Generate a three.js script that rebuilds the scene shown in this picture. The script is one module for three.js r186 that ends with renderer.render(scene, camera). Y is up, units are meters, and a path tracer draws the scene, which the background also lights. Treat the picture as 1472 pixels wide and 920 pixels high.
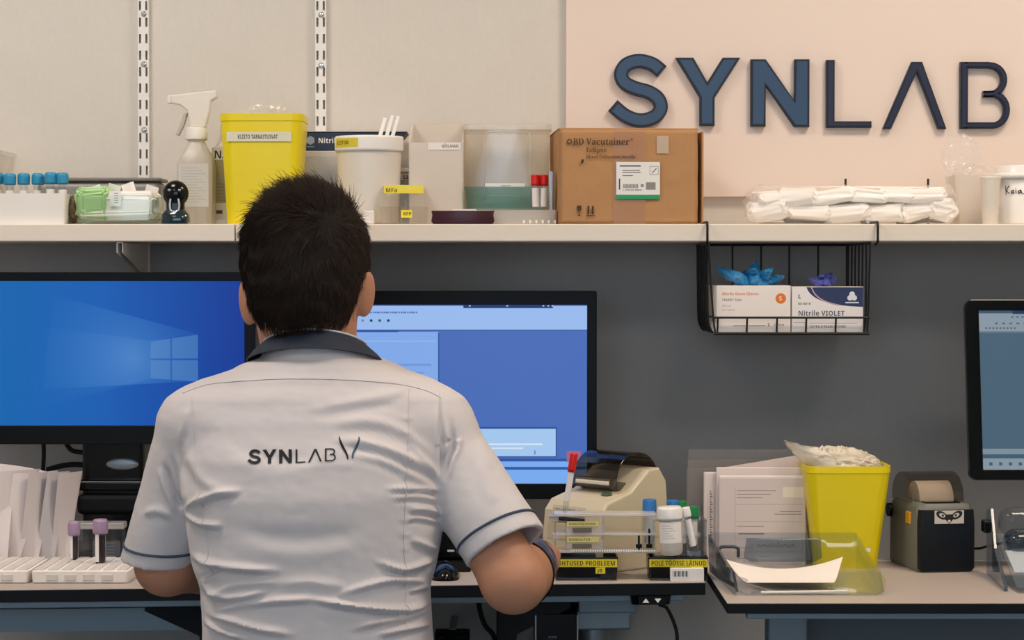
import * as THREE from 'three';
import { RoundedBoxGeometry } from 'three/addons/geometries/RoundedBoxGeometry.js';
import { mergeGeometries, mergeVertices, toCreasedNormals } from 'three/addons/utils/BufferGeometryUtils.js';
import { RectAreaLightUniformsLib } from 'three/addons/lights/RectAreaLightUniformsLib.js';
import { createNoise3D } from 'simplex-noise';

// ---------------------------------------------------------------- camera, sky, lamps, exposure
const FOCAL = 3300, HORIZON = 390, EYE = 1.2;              // focal length in pixels of the 1472 x 920 frame, horizon row, eye height
const scene = new THREE.Scene();
const camera = new THREE.PerspectiveCamera(2 * Math.atan(460 / FOCAL) * 180 / Math.PI, 1472 / 920, 0.05, 50);
camera.position.set(0, EYE, 0);
camera.rotation.x = -Math.atan((460 - HORIZON) / FOCAL);
const renderer = new THREE.WebGLRenderer();
renderer.toneMapping = THREE.LinearToneMapping;
renderer.toneMappingExposure = 1.0;
renderer.shadowMap.enabled = true;
RectAreaLightUniformsLib.init();
scene.background = new THREE.Color().setRGB(3.0, 3.7, 4.6);   // cool fill light as sky, seen only through the added window behind the camera
const CEILING = 2.75;
const LAMPS = [                                              // ceiling panels: x, z, colour, radiance
  [1.05, -2.75, [1.0, 0.82, 0.66], 24.0],
  [-1.05, -2.75, [1.0, 0.87, 0.76], 20.0],
  [1.05, -0.9, [1.0, 0.9, 0.8], 12.0],
  [-1.05, -0.6, [1.0, 0.94, 0.9], 7.0],
];

// ---------------------------------------------------------------- helpers
const { PI, sin, cos, abs, min, max, sqrt, hypot, exp, pow, atan2, floor } = Math;
const X = (px, d) => (px - 736) * d / FOCAL;                 // pixel column at depth d (metres from the camera) to x
const Y = (py, d) => EYE - (py - HORIZON) * d / FOCAL;       // pixel row at depth d to y
const L = (n, d) => n * d / FOCAL;                           // length in pixels at depth d to metres
const V = (px, py, d) => new THREE.Vector3(X(px, d), Y(py, d), -d);
let seed = 7;
const rnd = () => { seed = (seed * 1664525 + 1013904223) >>> 0; return seed / 4294967296; };
const rr = (a, b) => a + (b - a) * rnd();
const noise = createNoise3D(rnd);
const clamp = (x, a = 0, b = 1) => min(b, max(a, x));
const mix = (a, b, t) => a + (b - a) * t;
const smooth = (a, b, x) => { const t = clamp((x - a) / (b - a)); return t * t * (3 - 2 * t); };

const taken = new Map();
function numbered(name) { const n = taken.get(name) ?? 0; taken.set(name, n + 1); return n ? name + '_' + String(n).padStart(3, '0') : name; }
const shade = (m) => { m.castShadow = true; m.receiveShadow = true; return m; };
function tag(o, label, category, group) { o.userData.label = label; o.userData.category = category; if (group) o.userData.group = group; return o; }
function thing(name, label, category, pos, turn = 0, group) {
  const o = new THREE.Group(); o.name = numbered(name); scene.add(o);
  o.position.copy(Array.isArray(pos) ? new THREE.Vector3(...pos) : pos); o.rotation.y = turn;
  return tag(o, label, category, group);
}
function part(parent, name, geometry, material, label) {
  const m = shade(new THREE.Mesh(geometry, material)); m.name = name; parent.add(m);
  if (label) m.userData.label = label;
  return m;
}
function single(name, label, category, pos, geometry, material, group, turn = 0) {
  const m = shade(new THREE.Mesh(geometry, material)); m.name = numbered(name); scene.add(m);
  m.position.copy(Array.isArray(pos) ? new THREE.Vector3(...pos) : pos); m.rotation.y = turn;
  return tag(m, label, category, group);
}
function struct(name, geometry, material) { const m = shade(new THREE.Mesh(geometry, material)); m.name = name; m.userData.kind = 'structure'; scene.add(m); return m; }

// geometries
const at = (g, x = 0, y = 0, z = 0) => g.translate(x, y, z);
const box = (w, h, d, x = 0, y = 0, z = 0) => at(new THREE.BoxGeometry(w, h, d), x, y, z);
const rbox = (w, h, d, r = 0.003, x = 0, y = 0, z = 0, s = 2) => at(new RoundedBoxGeometry(w, h, d, s, min(r, w / 2.01, h / 2.01, d / 2.01)), x, y, z);
const cyl = (r0, r1, h, x = 0, y = 0, z = 0, n = 24) => at(new THREE.CylinderGeometry(r0, r1, h, n), x, y, z);
const lathe = (pts, n = 32) => new THREE.LatheGeometry(pts.map(([r, y]) => new THREE.Vector2(max(r, 1e-5), y)), n);
const v3 = (p) => (p.isVector3 ? p : new THREE.Vector3(...p));
const tube = (pts, r, n = 40, k = 8, closed = false, tension = 0.5) => new THREE.TubeGeometry(new THREE.CatmullRomCurve3(pts.map(v3), closed, 'catmullrom', tension), n, r, k, closed);
const bare = (g) => { let q = g.index ? g.toNonIndexed() : g; for (const k of Object.keys(q.attributes)) if (!['position', 'normal', 'uv'].includes(k)) q.deleteAttribute(k); if (!q.attributes.uv) q.setAttribute('uv', new THREE.Float32BufferAttribute(new Float32Array(q.attributes.position.count * 2), 2)); if (!q.attributes.normal) q.computeVertexNormals(); return q; };
const join = (...gs) => mergeGeometries(gs.flat().map(bare));
function rod(a, b, r, n = 10) {
  a = v3(a); b = v3(b); const d = b.clone().sub(a), g = new THREE.CylinderGeometry(r, r, d.length(), n);
  g.applyQuaternion(new THREE.Quaternion().setFromUnitVectors(new THREE.Vector3(0, 1, 0), d.clone().normalize()));
  return g.translate((a.x + b.x) / 2, (a.y + b.y) / 2, (a.z + b.z) / 2);
}
// rings of equal length joined into a surface
function loft(rings, capA = true, capB = true, crease = 0.7) {
  const n = rings[0].length, pos = [], idx = [];
  for (const r of rings) for (const p of r) pos.push(p[0], p[1], p[2]);
  for (let i = 0; i < rings.length - 1; i++) for (let j = 0; j < n; j++) {
    const a = i * n + j, b = i * n + (j + 1) % n, c = a + n, e = b + n;
    idx.push(a, c, b, b, c, e);
  }
  const cap = (i, flip) => {
    const c = pos.length / 3, r = rings[i], m = [0, 1, 2].map((k) => r.reduce((s, p) => s + p[k], 0) / n);
    pos.push(...m);
    for (let j = 0; j < n; j++) { const a = i * n + j, b = i * n + (j + 1) % n; flip ? idx.push(c, a, b) : idx.push(c, b, a); }
  };
  if (capA) cap(0, true); if (capB) cap(rings.length - 1, false);
  let g = new THREE.BufferGeometry();
  g.setAttribute('position', new THREE.Float32BufferAttribute(pos, 3)); g.setIndex(idx);
  g = toCreasedNormals(g, crease);
  return bare(g);
}
// rounded rectangle in the xz plane, from above, turning so that a loft upwards faces outwards
function rrect(y, w, d, r, x = 0, z = 0, k = 5) {
  const out = []; r = min(r, w / 2 - 1e-4, d / 2 - 1e-4);
  for (const [sx, sz, a0] of [[1, 1, 0], [-1, 1, PI / 2], [-1, -1, PI], [1, -1, 1.5 * PI]])
    for (let i = 0; i <= k; i++) { const a = a0 + i / k * PI / 2; out.push([x + sx * (w / 2 - r) + r * cos(a), y, z + sz * (d / 2 - r) + r * sin(a)]); }
  return out;
}
// sections [y, width, depth, corner radius]
const rloft = (secs, crease = 0.7) => loft(secs.map((s) => rrect(...s)), true, true, crease);
// open box with walls: bottom w0 x d0, top w1 x d1
const tub = (w0, d0, w1, d1, h, t, r) => rloft([[0, w0, d0, r], [h, w1, d1, r], [h, w1 - 2 * t, d1 - 2 * t, r * 0.8], [t, w0 - 2 * t, d0 - 2 * t, r * 0.8]]);
function extrude(pts, depth, bevel = 0, holes = [], seg = 1) {
  const s = new THREE.Shape(pts.map(([x, y]) => new THREE.Vector2(x, y)));
  for (const h of holes) s.holes.push(new THREE.Path(h.map(([x, y]) => new THREE.Vector2(x, y))));
  return new THREE.ExtrudeGeometry(s, { depth, bevelEnabled: bevel > 0, bevelSize: bevel, bevelThickness: bevel, bevelOffset: -bevel, bevelSegments: seg, curveSegments: 8 });
}
// push vertices about with noise, kept watertight
function crumple(g, amp, freq, ridged = 0, key = 0) {
  g.deleteAttribute('uv'); g.deleteAttribute('normal'); g = mergeVertices(g, 1e-5); g.computeVertexNormals();
  const p = g.attributes.position, n = g.attributes.normal;
  for (let i = 0; i < p.count; i++) {
    const x = p.getX(i) * freq, y = p.getY(i) * freq, z = p.getZ(i) * freq;
    let h = noise(x + key, y, z) + 0.5 * noise(2 * x, 2 * y + key, 2 * z);
    if (ridged) h = mix(h, 1 - 2 * abs(noise(x * 1.3 + key, y * 1.3, z * 1.3)) + 0.6 * (1 - 2 * abs(noise(x * 2.9, y * 2.9, z * 2.9 + key))), ridged);
    p.setXYZ(i, p.getX(i) + n.getX(i) * h * amp, p.getY(i) + n.getY(i) * h * amp, p.getZ(i) + n.getZ(i) * h * amp);
  }
  g.computeVertexNormals(); return g;
}
const flat = (g) => { const q = g.toNonIndexed(); q.computeVertexNormals(); return q; };
// uv in metres by the way each face points
function metres(g, s = 1) {
  g = bare(g); const p = g.attributes.position, n = g.attributes.normal, uv = g.attributes.uv;
  for (let i = 0; i < p.count; i++) {
    const ax = abs(n.getX(i)), ay = abs(n.getY(i)), az = abs(n.getZ(i));
    uv.setXY(i, (ax > ay && ax > az ? p.getZ(i) : p.getX(i)) * s, (ay > ax && ay >= az ? p.getZ(i) : p.getY(i)) * s);
  }
  return g;
}
// textures
function canvas(w, h, draw, srgb = true) {
  const c = document.createElement('canvas'); c.width = w; c.height = h; const k = c.getContext('2d'); draw(k, w, h);
  const t = new THREE.CanvasTexture(c); if (srgb) t.colorSpace = THREE.SRGBColorSpace; t.magFilter = THREE.LinearFilter; return t;
}
function dataTex(n, f, rx = 1, ry = rx) {
  const a = new Uint8Array(n * n * 4);
  for (let y = 0; y < n; y++) for (let x = 0; x < n; x++) { const v = clamp(f(x / n, y / n)) * 255, o = (y * n + x) * 4; a[o] = a[o + 1] = a[o + 2] = v; a[o + 3] = 255; }
  const t = new THREE.DataTexture(a, n, n); t.magFilter = THREE.LinearFilter; t.wrapS = t.wrapT = THREE.RepeatWrapping; t.repeat.set(rx, ry); t.needsUpdate = true; return t;
}
const tile = (u, v, f, k = 0) => { const a = 2 * PI * u, b = 2 * PI * v, R = f / (2 * PI); return (noise(R * cos(a) + k, R * sin(a), R * cos(b) + 3.1 * k) + noise(R * sin(b) + 9, R * cos(a) * 0.9 + k, R * sin(a))) / 2; };
const peel = dataTex(256, (u, v) => 0.5 + 0.35 * tile(u, v, 40) + 0.25 * tile(u, v, 90, 5), 4);
const fibre = dataTex(256, (u, v) => 0.5 + 0.3 * tile(u, v, 30, 2) + 0.3 * tile(u * 1, v, 120, 4), 8);
const weave = dataTex(128, (u, v) => 0.5 + 0.25 * sin(2 * PI * 32 * u) * sin(2 * PI * 32 * v) + 0.1 * tile(u, v, 20, 1), 12);
const mottle = dataTex(256, (u, v) => 0.985 + 0.007 * tile(u, v, 8, 3) + 0.01 * tile(u, v, 60, 6), 1.5); mottle.colorSpace = THREE.SRGBColorSpace;

// materials
const std = (color, roughness = 0.5, o = {}) => new THREE.MeshStandardMaterial({ color, roughness, ...o });
const phys = (color, roughness, o = {}) => new THREE.MeshPhysicalMaterial({ color, roughness, ...o });
const film = (color, roughness = 0.08, o = {}) => phys(color, roughness, { transmission: 1, thickness: 0, ior: 1.45, side: THREE.DoubleSide, ...o });
const M = {
  wall: std('#dcd6cd', 0.85, { map: mottle, bumpMap: peel, bumpScale: 0.00012 }),
  greyWall: std('#a3a3a2', 0.8, { map: mottle, bumpMap: peel, bumpScale: 0.00012 }),
  ceiling: std('#e8e6e0', 0.9), floor: std('#6f7f8c', 0.6, { map: mottle }),
  shelf: std('#e6dccd', 0.45, { bumpMap: peel, bumpScale: 0.0001 }), railWhite: std('#eeebe6', 0.4), darkSlot: std('#241f1c', 0.8),
  chrome: std('#c9c9c9', 0.2, { metalness: 1 }), steel: std('#8d989f', 0.4, { metalness: 0.7 }), paintedSteel: std('#7d8d98', 0.45, { metalness: 0.2 }),
  signPanel: std('#e9d8cc', 0.5), signSide: std('#171b2b', 0.4), signFace: std('#2f4a68', 0.35), signFaceDark: std('#232a45', 0.35),
  yellow: phys('#f2dc06', 0.38, { transmission: 0.08, thickness: 0 }), white: std('#eeeae3', 0.45), whiteGloss: std('#f2efe9', 0.25),
  paper: std('#efe9e4', 0.85), black: phys('#04070a', 0.4, { specularIntensity: 0.35 }), blackGloss: phys('#04070a', 0.15, { specularIntensity: 0.7 }), blackMatt: phys('#0a0d10', 0.6, { specularIntensity: 0.35 }), rubber: std('#101214', 0.8),
  navy: std('#1d2d47', 0.5), blueCap: std('#2a8fb8', 0.4), redCap: std('#d8140c', 0.35), greenCap: std('#12824a', 0.4), royalCap: std('#2f74b8', 0.4), lilacCap: std('#a58aa6', 0.4),
  clear: film('#f4f6f6', 0.06), clearThick: film('#eef2f4', 0.1), frost: phys('#f6f0e8', 0.5, { transmission: 0.6, thickness: 0 }), frostClear: film('#f8f5f0', 0.3, { transmission: 0.8, thickness: 0 }),
  teal: film('#e2f1ee', 0.1), smoke: film('#8d8880', 0.08), greyClear: film('#edf1f4', 0.07), bag: film('#ffffff', 0.14, { transmission: 0.93 }), storage: film('#fbf9f5', 0.12, { transmission: 0.93 }),
  board: std('#b98a5c', 0.85, { map: mottle, bumpMap: fibre, bumpScale: 0.0003 }), tape: film('#f3dfc2', 0.2, { transmission: 0.85 }),
  maroon: std('#3f141e', 0.35), wire: std('#0d0f12', 0.4, { metalness: 0.3 }), foam: std('#f3ece4', 0.8, { bumpMap: fibre, bumpScale: 0.0006 }),
  deskTop: std('#bdb0a6', 0.42, { map: mottle }), deskEdge: phys('#0a1015', 0.6, { specularIntensity: 0.4 }), beige: std('#cfc3a6', 0.5), printGrey: std('#6d6f66', 0.5), printDark: phys('#121a22', 0.55, { specularIntensity: 0.5 }),
  yellowTape: std('#e4d329', 0.5), liquid: std('#efe6da', 0.4),
};
// a flat printed label of w x h metres facing +z
function print(parent, name, w, h, x, y, z, res, draw, o = {}, label) {
  const t = canvas(max(8, Math.round(w * res)), max(8, Math.round(h * res)), draw);
  const m = part(parent, name, at(new THREE.BoxGeometry(w, h, 0.0004), 0, 0, 0), std('#ffffff', o.rough ?? 0.6, { map: t }), label);
  m.position.set(x, y, z); if (o.rx) m.rotation.x = o.rx; if (o.ry) m.rotation.y = o.ry; if (o.rz) m.rotation.z = o.rz; return m;
}
function write(k, s, x, y, size, color = '#222', font = 'sans-serif', weight = '', width) { k.fillStyle = color; k.font = `${weight} ${size}px ${font}`.trim(); k.textBaseline = 'middle'; k.fillText(s, x, y, width); }

// ---------------------------------------------------------------- the room
const WALL = 3.95, XL = -2.3, XR = 2.4, ZB = 2.0, SPLIT = 1.262;
struct('floor', box(XR - XL + 0.4, 0.1, WALL + ZB + 0.4, (XL + XR) / 2, -0.05, (ZB - WALL) / 2), M.floor);
struct('ceiling', box(XR - XL + 0.4, 0.1, WALL + ZB + 0.4, (XL + XR) / 2, CEILING + 0.05, (ZB - WALL) / 2), M.ceiling);
struct('wall_back', metres(box(XR - XL + 0.4, CEILING - SPLIT, 0.12, (XL + XR) / 2, (CEILING + SPLIT) / 2, -WALL - 0.06)), M.wall);
struct('wall_back_lower', metres(box(XR - XL + 0.4, SPLIT, 0.12, (XL + XR) / 2, SPLIT / 2, -WALL - 0.06)), M.greyWall);
struct('wall_left', metres(box(0.12, CEILING, WALL + ZB, XL - 0.06, CEILING / 2, (ZB - WALL) / 2)), M.wall);
struct('wall_right', metres(box(0.12, CEILING, WALL + ZB, XR + 0.06, CEILING / 2, (ZB - WALL) / 2)), M.wall);
{ // wall behind the camera, its unseen wide window added for cool fill light
  const wx0 = -1.7, wx1 = 0.9, wy0 = 0.85, wy1 = 2.25;
  struct('wall_front', metres(join(
    box(wx0 - XL + 0.12, CEILING, 0.12, (wx0 + XL - 0.12) / 2, CEILING / 2, ZB + 0.06), box(XR - wx1 + 0.12, CEILING, 0.12, (XR + wx1 + 0.12) / 2, CEILING / 2, ZB + 0.06),
    box(wx1 - wx0, wy0, 0.12, (wx0 + wx1) / 2, wy0 / 2, ZB + 0.06), box(wx1 - wx0, CEILING - wy1, 0.12, (wx0 + wx1) / 2, (CEILING + wy1) / 2, ZB + 0.06))), M.wall);
  const w = new THREE.Group(); w.name = 'added_window_1'; w.userData.kind = 'structure'; scene.add(w);
  part(w, 'added_window_frame', join(box(wx1 - wx0, 0.05, 0.06, (wx0 + wx1) / 2, wy0 + 0.025, ZB + 0.05), box(wx1 - wx0, 0.05, 0.06, (wx0 + wx1) / 2, wy1 - 0.025, ZB + 0.05),
    ...[wx0 + 0.025, (wx0 + wx1) / 2, wx1 - 0.025].map((x) => box(0.05, wy1 - wy0 - 0.1, 0.06, x, (wy0 + wy1) / 2, ZB + 0.05))), M.white);
  for (const s of [0, 1]) part(w, 'pane', box((wx1 - wx0) / 2 - 0.07, wy1 - wy0 - 0.1, 0.004, wx0 + (wx1 - wx0) * (0.25 + 0.5 * s), (wy0 + wy1) / 2, ZB + 0.05), M.clear);
}
LAMPS.forEach(([x, z, rgb, power], i) => {
  const c = new THREE.Color().setRGB(...rgb), t = thing('ceiling_light', 'square flat ceiling light panel in a white frame', 'ceiling light', [x, CEILING, z], 0, 'ceiling light panels');
  part(t, 'frame', join(box(0.66, 0.02, 0.03, 0, -0.011, -0.315), box(0.66, 0.02, 0.03, 0, -0.011, 0.315), box(0.03, 0.02, 0.6, -0.315, -0.011, 0), box(0.03, 0.02, 0.6, 0.315, -0.011, 0)), M.white);
  part(t, 'diffuser', box(0.6, 0.008, 0.6, 0, -0.008, 0), new THREE.MeshStandardMaterial({ color: '#ffffff', roughness: 0.6, emissive: c, emissiveIntensity: 1.5 }));
  const l = new THREE.RectAreaLight(c, power, 0.58, 0.58); l.name = 'ceiling_light_glow'; l.position.set(0, -0.024, 0); l.rotation.x = -PI / 2; t.add(l);
});

// ---------------------------------------------------------------- shelf boards, rails, brackets
const SF = 3.667, SHELF = Y(322, SF), SH = L(25, SF);        // front of the shelf, its top and thickness
for (const [x0, x1, label] of [[-2.25, X(337.4, SF), 'cream shelf board under the tubes with blue caps'], [X(338.8, SF), 2.3, 'long cream shelf board carrying the cardboard box']]) {
  const w = x1 - x0, d = WALL - SF - 0.004;
  single('shelf_board', label, 'shelf', [(x0 + x1) / 2, SHELF - SH, -(SF + WALL - 0.004) / 2], rbox(w, SH, d, 0.002, 0, SH / 2, 0), M.shelf);
}
function rail(px, label, screws) {
  const d = WALL - 0.013, x = X(px, d), y0 = Y(600, d), y1 = Y(-120, d), pitch = L(23.6, d), w = L(15.5, d);
  const t = thing('shelf_rail', label, 'shelf rail', [x, y0, -WALL]);
  const holes = [], slot = (sx, cy) => { const hw = L(1.55, d), hh = L(6.6, d); return [[sx - hw, cy - hh], [sx - hw, cy + hh], [sx + hw, cy + hh], [sx + hw, cy - hh]]; };
  for (let k = -34; k < 8; k++) { const cy = Y(9.2, d) - y0 + k * pitch; if (cy > 0.02 && cy < y1 - y0 - 0.02) for (const s of [-1, 1]) holes.push(slot(s * L(4.6, d), cy)); }
  const g = extrude([[-w / 2, 0], [w / 2, 0], [w / 2, y1 - y0], [-w / 2, y1 - y0]], 0.0018, 0, holes); g.translate(0, 0, 0.0105);
  part(t, 'front_plate', g, M.railWhite);
  for (const s of [-1, 1]) part(t, 'side_flange', box(0.0016, y1 - y0, 0.0107, s * (w / 2 - 0.0008), (y1 - y0) / 2, 0.0053), M.railWhite);
  for (const py of screws) { const s = part(t, 'screw', join(lathe([[0, 0.0032], [0.002, 0.0031], [0.0042, 0.0016], [0.0052, 0]], 14).rotateX(PI / 2), box(0.006, 0.0012, 0.0008, 0, 0, 0.0032), box(0.0012, 0.006, 0.0008, 0, 0, 0.0032)), M.chrome); s.position.set(L(1, d), Y(py, d) - y0, 0.0122); }
  return t;
}
rail(207, 'white slotted shelf rail on the wall beside the spray bottle', [21, 93, 187]);
rail(461.5, 'white slotted shelf rail on the wall above the white bucket', [22, 95]);
for (const [px, label] of [[211, 'white shelf bracket on the rail beside the spray bottle'], [462, 'white shelf bracket on the rail behind the white bucket']]) { // arm that carries the board
  const t = thing('shelf_bracket', label, 'shelf bracket', [X(px, WALL), SHELF - SH - 0.06, -WALL + 0.0125]), w = 0.0045, D = WALL - SF - 0.03;
  const side = extrude([[0, 0], [D, 0.042], [D, 0.0585], [0, 0.0585]], 0.0016, 0); side.rotateY(-PI / 2);
  part(t, 'arm_plate', side.clone().translate(-w, 0, 0), M.railWhite); part(t, 'arm_plate', side.clone().translate(w, 0, 0), M.railWhite);
  part(t, 'web', box(2 * w + 0.0016, 0.0014, D, -0.0008, 0.0585, D / 2), M.railWhite);
  part(t, 'hook', join(box(0.0016, 0.02, 0.012, -w - 0.0008, -0.006, 0.004), box(0.0016, 0.02, 0.012, w - 0.0008, -0.006, 0.004)), M.railWhite);
}

// ---------------------------------------------------------------- the sign: letters from centre lines and outlines (units: pixels of the photograph)
const zs = (x, y) => [x / 2.1905 + 800, y / 2.1905];
function stroke(pts, w, smoothN = 0, w1 = w) {
  let c = pts.map(([x, y]) => new THREE.Vector2(x, y));
  if (smoothN) c = new THREE.SplineCurve(c).getPoints(smoothN);
  const l = [], r = [];
  c.forEach((p, i) => {
    const a = c[max(0, i - 1)], b = c[min(c.length - 1, i + 1)], t = b.clone().sub(a).normalize();
    let m = 1; if (i > 0 && i < c.length - 1) { const u = p.clone().sub(a).normalize(); m = 1 / max(0.5, u.dot(t)); }
    const n = new THREE.Vector2(-t.y, t.x).multiplyScalar(mix(w, w1, i / (c.length - 1)) / 2 * m); l.push([p.x + n.x, p.y + n.y]); r.push([p.x - n.x, p.y - n.y]);
  });
  return [...l, ...r.reverse()];
}
const arc = (cx, cy, rx, ry, a0, a1, n = 12) => Array.from({ length: n + 1 }, (_, i) => { const a = mix(a0, a1, i / n); return [cx + rx * cos(a), cy + ry * sin(a)]; });
// each letter: list of outlines; inset e shrinks them
function inset(poly, e) {
  if (!e) return poly;
  let area = 0; poly.forEach((p, i) => { const q = poly[(i + 1) % poly.length]; area += p[0] * q[1] - q[0] * p[1]; }); const s = area > 0 ? 1 : -1;
  return poly.map((p, i) => {
    const a = poly[(i + poly.length - 1) % poly.length], b = poly[(i + 1) % poly.length];
    const n1 = new THREE.Vector2(-(p[1] - a[1]), p[0] - a[0]).normalize(), n2 = new THREE.Vector2(-(b[1] - p[1]), b[0] - p[0]).normalize();
    const k = 1 / max(0.35, 1 + n1.dot(n2)); return [p[0] + (n1.x + n2.x) * k * e * s, p[1] + (n1.y + n2.y) * k * e * s];
  });
}
const spts = [[330, 228], [300, 205], [258, 195], [219, 206], [202, 234], [212, 262], [246, 280], [288, 292], [318, 313], [326, 344], [306, 370], [262, 381], [217, 367], [176, 334]];
const bTop = [[1277, 208], [1352, 208], ...arc(1358, 254, 44, 45, -PI / 2, PI / 2.2, 14), [1337, 299]];
const bLow = [[1337, 299], [1372, 299], ...arc(1368, 348, 43, 49, -PI / 2.4, PI / 2, 14), [1277, 397]];
function letters(e) { // in the zoomed picture's pixels, e = inset
  const k = e ? 2 * e : 0;
  return {
    S: [stroke(spts.map((p, i) => (i === 0 ? [p[0] - e, p[1] - e * 0.6] : i === spts.length - 1 ? [p[0] + e, p[1] + e] : p)), 44 - k, 60)],
    Y: [inset([[372, 185], [428, 185], [472, 262], [520, 185], [575, 185], [495, 310], [495, 398], [448, 398], [448, 310]], e)],
    N: [inset([[608, 190], [655, 190], [745, 320], [745, 190], [792, 190], [792, 402], [745, 402], [655, 272], [655, 400], [608, 400]], e)],
    L: [inset([[845, 192], [871, 192], [871, 384], [987, 384], [987, 404], [845, 404]], e)],
    A: [inset([[1022, 408], [1112, 198], [1145, 198], [1222, 408], [1196, 408], [1128, 230], [1048, 408]], e)],
    B: [stroke([[1277, 198 + e], [1277, 408 - e]], 24 - k), stroke(bTop, 20 - k), stroke(bLow, 20 - k)],
  };
}
{
  const d = WALL - 0.016, y0 = Y(283, d), x0 = X(813.5, d), x1 = X(1700, d), y1 = Y(-260, d);
  const t = thing('wall_sign', 'large pale wall sign panel with raised dark blue SYNLAB letters', 'sign', [(x0 + x1) / 2, y0, -d]);
  part(t, 'panel', rbox(x1 - x0, y1 - y0, 0.015, 0.001, 0, (y1 - y0) / 2, -0.0078), M.signPanel);
  const toLocal = ([x, y]) => { const [px, py] = zs(x, y); return [X(px, d) - (x0 + x1) / 2, Y(py, d) - y0]; };
  const outer = letters(0), inner = letters(7), thin = letters(5.5);
  for (const c of 'SYNLAB') {
    const l = part(t, 'letter', join(outer[c].map((p) => extrude(p.map(toLocal), 0.011, 0.0006))), M.signSide);
    part(l, 'letter_face', join(('SYN'.includes(c) ? inner : thin)[c].map((p, i) => extrude(p.map(toLocal), 0.0012 + i * 0.0001, 0).translate(0, 0, 0.0118))), 'SYN'.includes(c) ? M.signFace : M.signFaceDark);
  }
}
for (const px of [1215, 1333.5]) { // dark pins standing against the panel behind the bag
  const d = WALL - 0.03;
  single('metal_pin', 'thin dark metal pin standing on the shelf behind the bag of white packets', 'pin', [X(px, d), SHELF, -d], join(box(0.0032, Y(257, d) - SHELF, 0.004, 0, (Y(257, d) - SHELF) / 2, 0), box(0.012, 0.003, 0.012, 0, 0.0015, 0)), M.darkSlot, 'pins behind the bag');
}

// ---------------------------------------------------------------- things on the shelf, from the blue tubes to the cardboard box
const on = (px, d) => new THREE.Vector3(X(px, d), SHELF, -d);
const H = (py, d) => Y(py, d) - SHELF;                        // height above the shelf of a pixel row at depth d
{ // clear box in the corner
  const d = 3.83, w = L(100, d), h = H(219, d);
  const t = thing('plastic_box', 'clear lidded plastic box behind the tubes with blue caps', 'box', on(-38, d));
  part(t, 'body', tub(w * 0.92, 0.12, w, 0.13, h - 0.006, 0.0016, 0.008), M.frostClear);
  part(t, 'lid', rloft([[h - 0.007, w + 0.004, 0.134, 0.008], [h, w + 0.004, 0.134, 0.008]]), M.clearThick);
}
{ // white tray of blue capped tubes
  const d0 = 3.68, dep = 0.075, dc = d0 + dep / 2, w = L(160, d0), h = H(278, d0);
  const t = thing('tube_tray', 'white open card tray holding tubes with blue caps', 'tray', on(22, dc));
  part(t, 'tray', tub(w - 0.006, dep - 0.004, w, dep, h, 0.0025, 0.002), M.white);
  const tubeGeo = lathe([[0, 0], [0.004, 0.0006], [0.0062, 0.004], [0.0065, 0.012], [0.0065, 0.066]], 18), capGeo = lathe([[0, 0], [0.0094, 0], [0.0098, 0.002], [0.0102, 0.012], [0.0096, 0.0165], [0.0072, 0.0185], [0, 0.0185]], 20), labGeo = cyl(0.0068, 0.0068, 0.04, 0, 0.035, 0, 18);
  [-21, -2.5, 16, 34, 53, 73.5, 92].forEach((px, i) => {
    const q = thing('sample_tube', 'clear sample tube with a blue cap standing in the white tray', 'tube', [X(px, dc), SHELF + h - 0.048 + rr(-0.002, 0.001), -dc + rr(-0.008, 0.008)], rr(-1, 1), 'blue capped tubes in the tray');
    q.rotation.z = rr(-0.025, 0.025);
    part(q, 'glass', tubeGeo, M.clearThick); part(q, 'paper_label', labGeo, M.paper); const c = part(q, 'cap', capGeo, M.blueCap); c.position.y = 0.064;
  });
  // folded brown scraps between tray and pack
  const b = crumple(new THREE.SphereGeometry(0.014, 24, 18).scale(0.75, 1.5, 1.2), 0.003, 90, 0.6); b.translate(0, 0.0245, 0);
  single('crumpled_wrapper', 'small crumpled brown wrapper between the white tray and the green pack', 'wrapper', on(106, 3.73), flat(b), film('#8d7458', 0.4, { transmission: 0.4 }));
}
{ // grey duct lying at the back
  const d = 3.88, x0 = 60, x1 = 236, h = H(257, d);
  const t = thing('grey_box', 'long low grey plastic box lying against the wall behind the green pack', 'box', on((x0 + x1) / 2, d));
  part(t, 'body', rbox(L(x1 - x0, d), h - 0.006, 0.08, 0.012, 0, (h - 0.006) / 2, 0, 4), std('#8d8c88', 0.4));
  part(t, 'lid', rbox(L(x1 - x0 + 2, d), 0.006, 0.084, 0.0025, 0, h - 0.003, 0), std('#77746f', 0.45));
}
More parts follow.
